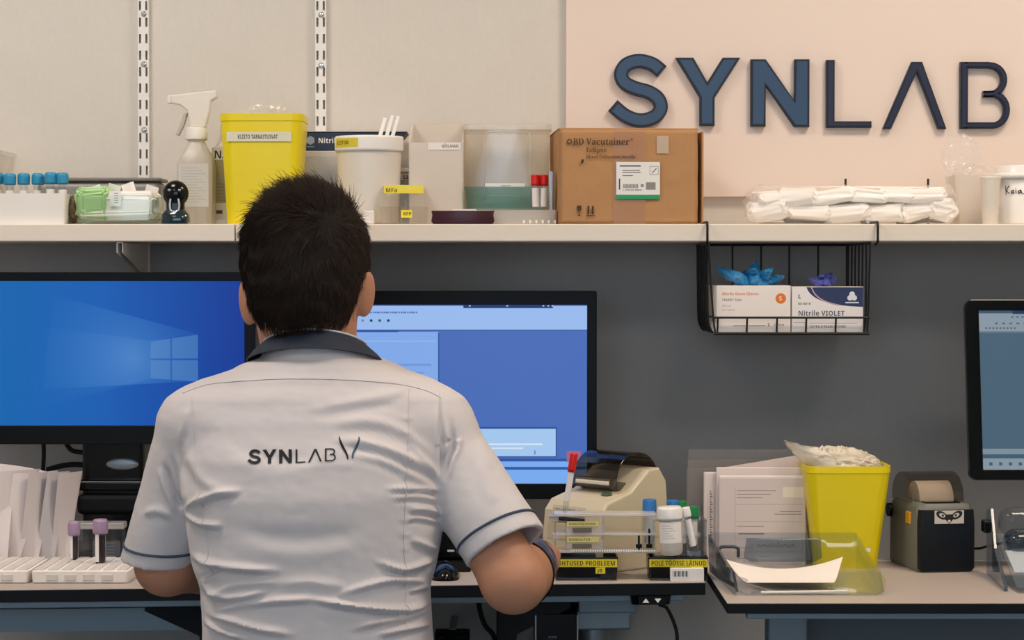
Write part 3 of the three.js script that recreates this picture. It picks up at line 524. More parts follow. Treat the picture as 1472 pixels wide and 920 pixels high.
// ---------------------------------------------------------------- wire basket under the shelf with glove cartons
{
  const dF = SF - 0.006, dB = 3.9, yT = Y(349.6, dF), yB = Y(479.5, dF), xl = X(1019, dF), xr = X(1250, dF), r = 0.0016;
  const zF = -dF + 0.004, zB = -dB, cx = (xl + xr) / 2, t = thing('wire_basket', 'black wire basket hooked under the shelf', 'basket', [cx, yB, zF]);
  const P = (x, y, z) => [x - cx, y - yB, z - zF];
  const xl2 = X(1028, dF), xr2 = X(1246, dF), zS = -SF - 0.04;
  // hooks over the board
  for (const x of [xl - 0.003, xr + 0.012]) part(t, 'hook', tube([P(x - 0.002, SHELF + 0.0028, zS - 0.03), P(x - 0.001, SHELF + 0.003, zS), P(x, SHELF + 0.0024, zF - 0.002), P(x, SHELF - 0.004, zF + 0.0016), P(x, SHELF - SH + 0.004, zF + 0.0016), P(x, yT + 0.002, zF + 0.001), P(x, yT - 0.002, zF - 0.02)], 0.002, 60, 8, false, 0.15), M.wire);
  // side frames: U wires from the top rear, down, and forward along the bottom
  for (const [a, b] of [[xl, xl2], [xr, xr2]]) {
    part(t, 'top_rail', rod(P(a, yT, zF - 0.002), P(a, yT, zB), 0.0022), M.wire);
    part(t, 'side_wire', tube([P(a, yT, zF - 0.002), P(a, yT - 0.02, zF - 0.002), P(mix(a, b, 0.7), yB + 0.025, zF - 0.001), P(b, yB + 0.002, zF)], r, 30), M.wire);
    for (let i = 1; i <= 6; i++) { const z = mix(zF, zB, i / 6.2); part(t, 'side_wire', tube([P(a, yT, z), P(mix(a, b, 0.15), yB + 0.03, z), P(mix(a, b, 0.5), yB + 0.008, z), P(b, yB, z)], r, 24), M.wire); }
    part(t, 'side_rail', rod(P(mix(a, b, 0.75), yB + 0.026, zF), P(mix(a, b, 0.75), yB + 0.026, zB), r), M.wire);
  }
  const yM = Y(456.5, dF);
  part(t, 'front_rail', rod(P(xl2 - 0.004, yM, zF + 0.001), P(xr2 + 0.005, yM, zF + 0.001), 0.0018), M.wire);
  part(t, 'front_rail', rod(P(xl2 - 0.002, yB, zF), P(xr2 + 0.003, yB, zF), 0.0024), M.wire);
  part(t, 'rear_rail', rod(P(xl, yT, zB), P(xr, yT, zB), 0.0022), M.wire); part(t, 'rear_rail', rod(P(xl2, yB, zB), P(xr2, yB, zB), 0.0022), M.wire);
  for (const px of [1031, 1073, 1116, 1158, 1200.5, 1241.5]) { const x = X(px, dF); part(t, 'front_wire', rod(P(x, yB, zF), P(x + 0.0008, yM, zF + 0.001), r), M.wire); }
  for (const px of [1053, 1094, 1134.5, 1176, 1217]) { const x = X(px, dB); part(t, 'back_wire', tube([P(x, yT, zB), P(x, yB + 0.01, zB), P(x, yB, zB + 0.01), P(x, yB, zF)], r, 40, 8, false, 0.1), M.wire); }
  // cartons
  const dC = dF + 0.006, s = L(1, dC), zC = -dC, base = yB + 0.0018, depth = 0.2;
  const carton = (px0, px1, py0, label, draw) => {
    const w = L(px1 - px0, dC), h = Y(py0, dC) - base, q = thing('glove_box', label, 'glove box', [X((px0 + px1) / 2, dC), base, zC - depth / 2]);
    const card = std('#efe7df', 0.6), ov = Array.from({ length: 28 }, (_, i) => { const a = i / 28 * 2 * PI; return [w * 0.27 * cos(a), 0.07 * sin(a)]; });
    part(q, 'carton', tub(w - 0.001, depth, w - 0.001, depth, h - 0.0012, 0.0012, 0.0012), card);
    part(q, 'top_panel', extrude([[-w / 2 + 0.0005, -depth / 2], [w / 2 - 0.0005, -depth / 2], [w / 2 - 0.0005, depth / 2], [-w / 2 + 0.0005, depth / 2]], 0.0012, 0, [ov]).rotateX(-PI / 2).translate(0, h - 0.0012, 0), card);
    print(q, 'front_print', w - 0.002, h - 0.002, 0, h / 2, depth / 2 + 0.0004, 6500, draw); return q;
  };
  carton(1029.5, 1137, 410.5, 'white glove box with orange lettering and an orange dot in the wire basket', (k, a, b) => {
    k.fillStyle = '#efe6df'; k.fillRect(0, 0, a, b); write(k, 'Nitrile Exam Gloves', a * 0.07, b * 0.17, b * 0.085, '#d8792f', 'sans-serif', 'bold', a * 0.5); write(k, 'SMART Size', a * 0.07, b * 0.3, b * 0.08, '#8d8885', 'sans-serif', 'bold', a * 0.34);
    write(k, '200 pcs', a * 0.07, b * 0.43, b * 0.06, '#9c9793', 'sans-serif', '', a * 0.2); write(k, 'non sterile', a * 0.07, b * 0.52, b * 0.06, '#9c9793', 'sans-serif', '', a * 0.28);
    k.fillStyle = '#e2762a'; k.beginPath(); k.arc(a * 0.87, b * 0.27, b * 0.115, 0, 7); k.fill(); write(k, 'S', a * 0.845, b * 0.27, b * 0.13, '#f6ead8', 'sans-serif', 'bold');
    k.fillStyle = '#8d8885'; k.fillRect(a * 0.22, b * 0.86, a * 0.17, b * 0.02); k.fillRect(a * 0.43, b * 0.86, a * 0.23, b * 0.02); write(k, 'S', a * 0.69, b * 0.85, b * 0.1, '#55504d', 'sans-serif', 'bold'); write(k, 'CE 0124', a * 0.78, b * 0.85, b * 0.06, '#6d6865', 'sans-serif', 'bold');
  });
  carton(1138, 1241.5, 412, 'white and navy glove box lettered Nitrile VIOLET in the wire basket', (k, a, b) => {
    k.fillStyle = '#ece6e4'; k.fillRect(0, 0, a, b); k.fillStyle = '#23345c'; k.beginPath(); k.moveTo(a * 0.2, 0); k.bezierCurveTo(a * 0.25, b * 0.24, a * 0.45, b * 0.42, a, b * 0.44); k.lineTo(a, 0); k.fill();
    k.strokeStyle = '#b9a4a8'; k.lineWidth = b * 0.03; k.beginPath(); k.moveTo(a * 0.27, 0); k.bezierCurveTo(a * 0.31, b * 0.2, a * 0.42, b * 0.34, a * 0.66, b * 0.4); k.stroke();
    k.fillStyle = '#dfe3ea'; for (let i = 0; i < 3; i++) { k.beginPath(); k.arc(a * 0.845 + b * 0.055 * cos(i * 2.1 + 0.5), b * 0.21 + b * 0.055 * sin(i * 2.1 + 0.5), b * 0.062, 0, 7); k.fill(); } k.fillRect(a * 0.75, b * 0.33, a * 0.19, b * 0.03);
    write(k, 'L', a * 0.08, b * 0.21, b * 0.13, '#2a2c33', 'sans-serif', 'bold'); write(k, 'RD 8818', a * 0.08, b * 0.37, b * 0.075, '#3b3d44', 'sans-serif', 'bold', a * 0.26);
    write(k, 'Nitrile VIOLET', a * 0.08, b * 0.585, b * 0.155, '#4b5570', 'sans-serif', 'bold', a * 0.74); k.fillStyle = '#8d8c92'; k.fillRect(a * 0.02, b * 0.79, a * 0.16, b * 0.012); k.fillRect(a * 0.24, b * 0.8, a * 0.68, b * 0.012);
    write(k, 'NITRILE EXAM GLOVES', a * 0.25, b * 0.885, b * 0.075, '#54535a', 'sans-serif', 'bold', a * 0.66);
  });
  // gloves pulled half out
  const glove = (px, label, color, lobes, key) => {
    const q = thing('nitrile_glove', label, 'glove', [X(px, dC), base, zC - 0.04]);
    const gs = lobes.map(([ax, ay, bx, by, w], i) => {
      const n = 14, rings = [];
      for (let j = 0; j <= n; j++) { const u = j / n, x = mix(ax, bx, u) * s, y = mix(ay, by, u) * s, ww = w * s * (0.5 + 0.8 * sin(PI * min(0.9, 0.25 + u * 0.62))) * (1 - 0.75 * pow(u, 4)); const dx = (bx - ax), dy = (by - ay), l = hypot(dx, dy), nx = -dy / l, ny = dx / l; rings.push(Array.from({ length: 16 }, (_, m) => { const a = -m / 16 * 2 * PI, c = cos(a) * ww * (1 + 0.3 * noise(u * 4, m * 0.5, key + i)), e = sin(a) * 0.014 * (1 + 0.4 * noise(u * 5, m * 0.4, key + i + 9)); return [x + nx * c, y + ny * c, e + 0.01 * sin(u * 5 + i)]; })); }
      return loft(rings, true, true, 1.1);
    });
    part(q, 'crumpled_film', join(gs), color);
  };
  const top = (478 - 410) * 1.0;
  glove(1084, 'crumpled bright blue glove pulled from the box with orange lettering', phys('#2f8fc9', 0.4, { transmission: 0.25, thickness: 0, side: THREE.DoubleSide }), [[-4, top, -52, top + 26, 7], [2, top, 8, top + 36, 7], [8, top, 46, top + 12, 8], [-8, top, 4, top + 24, 10], [4, top + 2, 30, top + 24, 7]], 1);
  glove(1186, 'crumpled violet blue glove pulled from the navy and white box', phys('#5a63b8', 0.4, { transmission: 0.2, thickness: 0, side: THREE.DoubleSide }), [[4, top - 2, -20, top + 10, 5], [2, top - 2, 14, top + 18, 6], [6, top - 2, 20, top + 11, 6], [0, top - 2, -2, top + 16, 6]], 31);
}

// ---------------------------------------------------------------- desks
const DESK = EYE - 0.4637, dd = (py) => 0.4637 * FOCAL / (py - HORIZON);   // desk top height; depth of the point of the desk seen at a pixel row
const desk = (px, d) => new THREE.Vector3(X(px, d), DESK, -d);
{ // left desk, turned a little
  const fl = V(0, 849, dd(849)), fr = V(1015, 838, dd(838)), yaw = Math.atan2(-(fr.z - fl.z), fr.x - fl.x);
  const len = 1.75, dep = 0.5, dir = new THREE.Vector3(cos(yaw), 0, -sin(yaw)), nrm = new THREE.Vector3(-sin(yaw), 0, -cos(yaw));
  const c = fr.clone().addScaledVector(dir, -len / 2).addScaledVector(nrm, dep / 2);
  const t = thing('standing_desk', 'height adjustable desk with a pale top and black edge under the label printer', 'desk', [c.x, 0, c.z], yaw);
  const th = L(18.5, 3.38);
  part(t, 'board', rbox(len, th - 0.0012, dep, 0.001, 0, DESK - th / 2 - 0.0006, 0), M.deskEdge);
  part(t, 'top_laminate', rbox(len - 0.0006, 0.0012, dep - 0.0006, 0.0004, 0, DESK - 0.0006, 0), metresMat(M.deskTop));
  const yb = DESK - th, fz = dep / 2;
  part(t, 'front_rail', rbox(len - 0.06, L(10.5, 3.38), 0.03, 0.002, 0, yb - L(5.3, 3.38), fz - 0.03), M.paintedSteel);
  part(t, 'cable_tray', box(len - 0.5, 0.035, 0.16, -0.25, yb - 0.052, fz - 0.25), M.paintedSteel);
  for (const [x, k] of [[len / 2 - 0.135, 1], [-len / 2 + 0.3, 0]]) {
    const cz = -0.06;
    part(t, 'cross_bar', rbox(0.09, 0.03, dep - 0.14, 0.003, x, yb - 0.026, -0.03), M.paintedSteel);
    part(t, 'motor_box', rbox(0.115, 0.05, 0.1, 0.004, x, yb - 0.067, cz), M.steel);
    part(t, 'column', cyl(0.029, 0.029, yb - 0.085, x, (yb - 0.085) / 2 + 0.03, cz, 32), M.steel);
    part(t, 'foot', rbox(0.08, 0.03, dep + 0.05, 0.006, x, 0.016, 0), M.steel);
  }
  // control with up and down arrows
  const px = X(922, 3.385), lx = (px - c.x) * cos(yaw) - (0) ;
  const ctl = part(t, 'height_control', rloft([[0, 0.058, 0.03, 0.012], [0.013, 0.062, 0.034, 0.014]]), M.blackGloss, 'black height control with white arrows'); ctl.position.set(lx + 0.002, yb - 0.0135, fz - 0.012);
  for (const s of [-1, 1]) { const a = part(ctl, 'arrow', extrude([[-0.005, -0.003], [0.005, -0.003], [0, 0.0035]], 0.0006), M.white); a.position.set(s * -0.009, 0.0065, 0.0172); if (s < 0) a.rotation.z = PI; }
  for (const s of [-1, 1]) { const bs = part(t, 'corner_brace', extrude([[0, 0], [0.11, 0], [0.11, -0.012], [0.03, -0.05], [0.012, -0.14], [0, -0.14]], 0.02, 0.001), M.deskEdge); bs.position.set(X(s < 0 ? 298 : 700, 3.4) - c.x, yb - L(10.5, 3.38), fz - 0.055); bs.rotation.y = s < 0 ? PI : 0; }
  part(t, 'control_cable', tube([[lx + 0.02, yb - 0.02, fz - 0.04], [lx + 0.035, yb - 0.03, fz - 0.05], [lx + 0.05, yb - 0.08, fz - 0.06], [lx + 0.03, yb - 0.16, fz - 0.08], [lx - 0.01, yb - 0.3, fz - 0.12]], 0.0028, 40), M.rubber);
}
function metresMat(m) { return m; }
{ // right desk
  const dF = dd(868), dB = 3.672, x0 = X(1046, dF), x1 = 2.25, th = L(15.5, dF), t = thing('laboratory_desk', 'pale topped desk with a black front edge under the yellow bin', 'desk', [(x0 + x1) / 2, 0, -(dF + dB) / 2]);
  const w = x1 - x0, dep = dB - dF;
  part(t, 'board', rbox(w, th - 0.0012, dep, 0.001, 0, DESK - th / 2 - 0.0006, 0), M.deskEdge);
  part(t, 'top_laminate', rbox(w - 0.0006, 0.0012, dep - 0.0006, 0.0004, 0, DESK - 0.0006, 0), M.deskTop);
  part(t, 'front_rail', rbox(w - 0.03, L(9.5, dF), 0.02, 0.002, 0.014, DESK - th - L(5.2, dF), dep / 2 - 0.022), M.paintedSteel);
  part(t, 'back_strip', rbox(w, 0.0024, 0.012, 0.0006, 0, DESK + 0.0012, -dep / 2 + 0.006), std('#e3d8c8', 0.5));
  for (const x of [-w / 2 + 0.12, w / 2 - 0.12]) { part(t, 'leg', rbox(0.06, DESK - th - 0.01, 0.05, 0.004, x, (DESK - th - 0.01) / 2, -0.08), M.paintedSteel); part(t, 'foot', rbox(0.07, 0.025, dep - 0.04, 0.005, x, 0.0125, 0), M.paintedSteel); }
  part(t, 'modesty_panel', box(w - 0.3, 0.25, 0.016, 0, DESK - th - 0.16, -dep / 2 + 0.06), std('#5c6670', 0.6));
}
{ // computer tower hung under the left desk
  const d = 3.5, t = thing('computer_tower', 'black computer tower with pale edges hung under the desk', 'computer', [X(799, d), 0.13, -d - 0.08]);
  const w = L(61, d), h = Y(869, d) - 0.13 - 0.005;
  part(t, 'case', rbox(w, h, 0.3, 0.003, 0, h / 2, 0), M.black);
  for (const s of [-1, 1]) part(t, 'edge_trim', rbox(0.0025, h - 0.004, 0.004, 0.0008, s * (w / 2 - 0.001), h / 2, 0.15), M.steel);
  print(t, 'front_mark', 0.014, 0.004, -0.006, h - 0.035, 0.1504, 6000, (k, a, b) => { k.fillStyle = '#0b0e12'; k.fillRect(0, 0, a, b); k.fillStyle = '#5d6b78'; for (let i = 0; i < 3; i++) k.fillRect(a * (0.1 + i * 0.3), b * 0.25, a * 0.18, b * 0.5); });
  part(t, 'support', rbox(0.05, 0.13, 0.2, 0.004, 0, -0.065, 0), M.deskEdge);
}
const cable = (label, pts, r = 0.003) => { const c = v3(pts[0]); single('cable', label, 'cable', c, tube(pts.map((p) => v3(p).clone().sub(c)), r, 50), M.rubber); };
cable('black cable looping under the desk left of the computer tower', [V(688, 866, 3.6), V(690, 880, 3.6), V(697, 900, 3.6), V(712, 922, 3.6), V(720, 980, 3.6)], 0.004);
cable('black cable hanging beside the desk column', [V(843, 870, 3.72), V(842, 890, 3.72), V(846, 920, 3.72), V(850, 1000, 3.72)]);
cable('thin black cable hanging under the cable tray beside the tower', [V(716, 895, 3.66), V(724, 905, 3.66), V(730, 920, 3.66), V(732, 1000, 3.66)], 0.0035);
cable('black cable drooping against the wall under the yellow bin', [V(1290, 893, 3.7), V(1283, 905, 3.7), V(1277, 925, 3.7), V(1272, 1000, 3.7)], 0.005);
cable('black cable drooping against the wall under the small printer', [V(1423, 892, 3.7), V(1412, 905, 3.7), V(1405, 925, 3.7), V(1400, 1000, 3.7)], 0.0055);
cable('black looped cable against the wall under the clear cover', [V(1472, 898, 3.7), V(1462, 897, 3.7), V(1448, 912, 3.7), V(1440, 940, 3.7), V(1436, 1000, 3.7)], 0.0045);
{ const d = 3.8, t = thing('power_box', 'dark power strip box under the desk beyond the arm', 'power strip', [X(650, d), Y(915, d), -d]); part(t, 'case', rbox(L(50, d), L(14, d), 0.05, 0.003), M.blackMatt); part(t, 'bracket', rbox(0.012, 0.012, 0.14, 0.001, 0, 0.004, -0.08), M.steel); for (const i of [-1, 0, 1]) part(t, 'socket', cyl(0.0045, 0.0045, 0.002, i * 0.016, 0, 0.0255, 16).rotateX(0), M.rubber); }

// ---------------------------------------------------------------- monitors
function monitor(label, px0, px1, py0, py1, bez, d, tex, o = {}) {
  const w = L(px1 - px0, d), h = L(py1 - py0, d), cx = X((px0 + px1) / 2, d), cy = Y((py0 + py1) / 2, d), [bl, br, bt, bb] = bez.map((n) => L(n, d)), th = o.th ?? 0.035;
  const t = thing('monitor', label, 'monitor', [cx, DESK, -d - (o.back ?? 0)], o.turn ?? 0), z = o.back ?? 0, y = cy - DESK;
  const r = o.r ?? 0.004, sw = w - bl - br, sh = h - bt - bb, sx = (bl - br) / 2, sy = (bb - bt) / 2;
  const rr2 = (W, Hh, R, ox = 0, oy = 0) => { const out = []; for (const [a, b, a0] of [[1, 1, 0], [-1, 1, PI / 2], [-1, -1, PI], [1, -1, 1.5 * PI]]) for (let i = 0; i <= 5; i++) { const q = a0 + i / 5 * PI / 2; out.push([ox + a * (W / 2 - R) + R * cos(q), oy + b * (Hh / 2 - R) + R * sin(q)]); } return out; };
  const tl = (g) => (o.tilt ? g.translate(0, -y, -z).rotateX(-o.tilt).translate(0, y, z) : g);
  const bz = extrude(rr2(w, h, r), 0.012, 0.0012, [rr2(sw, sh, 0.0005, sx, sy).reverse()], 2); bz.translate(0, y, z - 0.0132);
  part(t, 'bezel', tl(bz), o.bezel ?? M.black);
  part(t, 'rear_shell', tl(rloft([[0, w - 0.004, h - 0.004, r], [th * 0.5, w - 0.01, h - 0.01, r], [th, w * 0.7, h * 0.7, 0.01]]).rotateX(-PI / 2).translate(0, y, z - 0.013)), M.blackMatt);
  part(t, 'screen', tl(at(new THREE.PlaneGeometry(sw, sh), sx, y + sy, z - 0.0045)), new THREE.MeshPhysicalMaterial({ color: '#05070a', roughness: 0.35, specularIntensity: 0.4, emissive: '#ffffff', emissiveMap: tex, emissiveIntensity: o.glow ?? 0.8 }), 'lit screen');
  const nb = o.neckX ?? 0, nw = o.neckW ?? 0.07, yb = y - h / 2;
  part(t, 'neck', rbox(nw, yb + 0.09, 0.03, 0.006, nb, (yb + 0.09) / 2 + 0.006, z - 0.062), M.blackGloss);
  part(t, 'neck_joint', rbox(nw * 0.9, 0.06, 0.03, 0.004, nb, yb + 0.06, z - 0.05), M.blackMatt);
  part(t, 'base', rloft([[0, o.baseW ?? 0.24, 0.15, 0.04], [0.008, o.baseW ?? 0.24, 0.15, 0.04], [0.014, (o.baseW ?? 0.24) * 0.9, 0.13, 0.04]]).translate(nb, 0, z - (o.baseZ ?? 0.06)), M.blackGloss);
  if (o.detail) o.detail(t, y, z, w, h);
  const l = new THREE.RectAreaLight(o.lightColor ?? '#7fa8ff', o.light ?? 0.12, sw * 0.98, sh * 0.98); l.name = 'screen_glow'; l.position.set(sx, y + sy, z - 0.0035); l.rotation.set(-(o.tilt ?? 0), PI, 0); t.add(l);
  return t;
}
const ui = (k, x0, y0, x1, y1, c) => { k.fillStyle = c; k.fillRect(x0, y0, x1 - x0, y1 - y0); };
{ // blue desktop
  const tex = canvas(960, 540, (k, a, b) => {
    const g = k.createLinearGradient(0, 0, a, 0); g.addColorStop(0, '#1473c4'); g.addColorStop(0.45, '#1a69c8'); g.addColorStop(0.8, '#0f4fb4'); g.addColorStop(1, '#0a3ea6'); k.fillStyle = g; k.fillRect(0, 0, a, b);
    const rect = (px, py) => [(px + 22) / 372 * a, (py - 404) / 208 * b];
    for (const [poly, al] of [[[[76, 424], [283, 480], [283, 548], [60, 560]], 0.25], [[[60, 470], [215, 490], [215, 545], [40, 590]], 0.12]]) { const q = k.createRadialGradient(...rect(190, 515), 10, ...rect(170, 515), 420); q.addColorStop(0, `rgba(120,175,240,${al * 2})`); q.addColorStop(1, 'rgba(60,120,210,0)'); k.fillStyle = q; k.beginPath(); poly.forEach((p) => k.lineTo(...rect(...p))); k.fill(); }
    k.fillStyle = 'rgba(132,182,232,0.4)'; for (const poly of [[[215, 491], [243.5, 487], [243.5, 515.5], [215, 515.5]], [[245.5, 486.7], [283, 481], [283, 515.5], [245.5, 515.5]], [[215, 518], [243.5, 518], [243.5, 546], [215, 544]], [[245.5, 518], [283, 518], [283, 549], [245.5, 546.3]]]) { k.beginPath(); poly.forEach((p) => k.lineTo(...rect(...p))); k.fill(); }
  });
  monitor('black monitor showing a plain blue desktop with a pale four pane square', -36, 366, 391, 639, [14, 15, 13, 27], 3.7, tex, { neckX: L(-12, 3.7), neckW: L(88, 3.7), baseW: 0.26, glow: 0.75, lightColor: '#2f6fff', light: 0.1,
    detail: (t, y, z, w, h) => { const s = L(1, 3.7), x = L(3, 3.7); const e = part(t, 'stand_badge', new THREE.SphereGeometry(1, 28, 16).scale(24 * s, 9 * s, 0.004), M.steel, 'shiny oval badge'); e.position.set(x, y - h / 2 - 32 * s, z - 0.047); part(t, 'stand_collar', rbox(96 * s, 16 * s, 0.05, 0.006, L(-12, 3.7), y - h / 2 - 62 * s, z - 0.055), M.blackGloss); part(t, 'stand_foot', rbox(104 * s, 30 * s, 0.06, 0.01, L(-10, 3.7), y - h / 2 - 90 * s, z - 0.06), M.blackMatt); } });
}
{ // centre monitor with program windows
  const PX0 = 402, PX1 = 844, PY0 = 438, PY1 = 696;
  const tex = canvas(1100, 642, (k, a, b) => {
    const x = (p) => (p - PX0) / (PX1 - PX0) * a, y = (p) => (p - PY0) / (PY1 - PY0) * b;
    ui(k, 0, 0, a, b, '#4c70bd'); ui(k, 0, 0, a, y(475), '#9ec0f4'); ui(k, 0, 0, a, y(439.5), '#2a4a86'); ui(k, x(666), 0, x(795), y(443), '#1d3a70'); ui(k, 0, y(474), a, y(475.5), '#34599e');
    k.fillStyle = '#dfe9fb'; for (const p of [674, 728, 780, 787, 793]) k.fillRect(x(p), y(439), 6, 4);
    k.fillStyle = '#5676b0'; for (let i = 0; i < 26; i++) k.fillRect(x(520 + i * 3.1), y(448), 4 + (i * 5) % 4, 6);
    ['#7d8fb0', '#29436f', '#2f6a5d', '#29436f'].forEach((c, i) => { k.fillStyle = c; k.beginPath(); k.arc(x(521 + i * 12.3), y(461), 5, 0, 7); k.fill(); });
    ui(k, 0, y(477), x(631), b, '#86aeef'); ui(k, 0, y(475.5), x(572), y(477.5), '#2f57a5'); ui(k, x(629.5), y(478), x(631.5), y(620), '#3259a6');
    k.fillStyle = '#6e97dc'; for (let i = 0; i < 18; i++) k.fillRect(x(548 + i * 4), y(523), 8, 8); for (let i = 0; i < 8; i++) k.fillRect(x(585 + i * 3), y(535), 6, 6); k.fillStyle = '#9dc0f6'; k.fillRect(0, y(490), x(626), 3);
    ui(k, x(560), y(614), x(801), y(658), '#33589f'); ui(k, x(560), y(617), x(799), y(656.5), '#a9cdf5'); ui(k, x(700), y(638), x(780), y(640.5), '#dcebfb'); ui(k, x(700), y(644), x(752), y(646), '#dcebfb'); ui(k, x(768), y(648), x(770), y(654), '#6b8fc8');
    ui(k, 0, y(660), a, y(664), '#2f57a5'); ui(k, 0, y(664), a, y(672), '#7fb0f5'); ui(k, 0, y(672), a, y(676), '#2c5cab'); ui(k, 0, y(676), a, b, '#7db0f6');
    ui(k, x(815), y(649), x(835), y(665), '#b9656f'); ui(k, x(818), y(652), x(832), y(662), '#5b76b4');
  });
  monitor('black monitor showing open pale blue program windows in front of the man', 386, 858, 418, 718, [PX0 - 386, 14, 20, 22], 3.74, tex, { baseW: 0.24, glow: 0.92, lightColor: '#7ea6ff', light: 0.16 });
}
{ // right monitor, cut by the frame
  const d = 3.56, tex = canvas(900, 470, (k, a, b) => {
    ui(k, 0, 0, a, b, '#63859d'); ui(k, 0, 0, a, b * 0.13, '#b9cbdc'); ui(k, 0, 0, a, b * 0.016, '#55748f'); ui(k, a * 0.105, 0, a * 0.9, b * 0.02, '#2d4f80'); k.fillStyle = '#6d8193'; for (let i = 0; i < 14; i++) k.fillRect(a * (0.05 + i * 0.022), b * 0.075, 8, 5); for (let i = 0; i < 9; i++) k.fillRect(a * (0.02 + i * 0.011), b * 0.105, 5, 5); for (let i = 0; i < 12; i++) k.fillRect(a * (0.1 + i * 0.016), b * 0.035, 7, 4);
    ui(k, 0, b * 0.13, a, b * 0.14, '#8ba4b6'); ui(k, 0, b * 0.87, a, b * 0.905, '#a9c0d0'); ui(k, 0, b * 0.905, a, b * 0.93, '#587d98'); ui(k, 0, b * 0.93, a, b, '#b3c9d8'); k.fillStyle = '#5f7890'; for (let i = 0; i < 12; i++) k.fillRect(a * (0.02 + i * 0.03), b * 0.955, 9, 9);
  });
  monitor('black monitor with rounded corners showing a grey blue program beside the small printer', 1391, 1901, 429, 690, [20, 20, 16, 15], d, tex, { r: 0.012, baseZ: 0.02, tilt: 0.16, glow: 0.5, lightColor: '#a8c4dc', light: 0.1, bezel: M.blackGloss });
}

// ---------------------------------------------------------------- things on the left desk
{ // foam tube racks
  const mk = (px0, px1, label) => {
    const dF = dd(840), dB = 3.56, w = L(px1 - px0, dF), dep = dB - dF, h = L(18.5, dF), t = thing('foam_rack', label, 'tube rack', desk((px0 + px1) / 2, (dF + dB) / 2));
    part(t, 'block', rloft([[0, w * 0.975, dep * 0.97, 0.006], [h * 0.12, w * 0.985, dep, 0.006], [h * 0.93, w, dep, 0.006], [h, w - 0.004, dep - 0.004, 0.005]]), M.foam);
    for (let i = 0; i < 7; i++) part(t, 'ridge', rbox(w / 7 * 0.72, 0.0022, dep * 0.94, 0.0009, (i - 3) * w / 7, h + 0.0006, 0), M.foam);
    for (let i = 0; i < 4; i++) part(t, 'front_boss', rbox(w * 0.12, h * 0.5, 0.003, 0.0012, (i - 1.5) * w * 0.19, h * 0.48, dep / 2 + 0.0006), M.foam);
    return h;
  };
  mk(-84, 56, 'white foam tube rack standing under the leaning envelopes'); const h = mk(57, 197, 'white foam tube rack holding two tubes with lilac caps');
  for (const [px, pt, pb, r, dep] of [[105, 750, 806, 6, 3.53], [143, 747, 811, 7.4, 3.48]]) {
    const s = L(1, dep), H2 = Y(pt, dep) - (DESK + h), t = thing('lilac_tube', r > 7 ? 'larger sample tube with a lilac cap in the foam rack' : 'smaller sample tube with a lilac cap in the foam rack', 'tube', [X(px, dep), DESK + h - 0.0075, -dep]);
    const tot = H2 + 0.0075;
    part(t, 'glass', lathe([[0, 0], [r * 0.8 * s, 0.001], [r * s, 0.006], [r * s, tot - 0.012]], 20), M.clearThick);
    const lab = new THREE.CylinderGeometry(r * 1.02 * s, r * 1.02 * s, tot * 0.62, 20, 1, true, 1.45, 4.7); lab.translate(0, tot * 0.46, 0);
    part(t, 'paper_label', lab, std('#f1ece6', 0.7, { side: THREE.DoubleSide }));
    part(t, 'dark_contents', cyl(r * 0.9 * s, r * 0.85 * s, tot * 0.6, 0, tot * 0.36, 0, 18), std('#241318', 0.3));
    part(t, 'cap', lathe([[0, tot - 0.022], [r * 1.35 * s, tot - 0.022], [r * 1.5 * s, tot - 0.018], [r * 1.5 * s, tot - 0.004], [r * 1.25 * s, tot], [r * 0.8 * s, tot], [r * 0.7 * s, tot - 0.004], [0, tot - 0.004]], 24), M.lilacCap);
  }
}
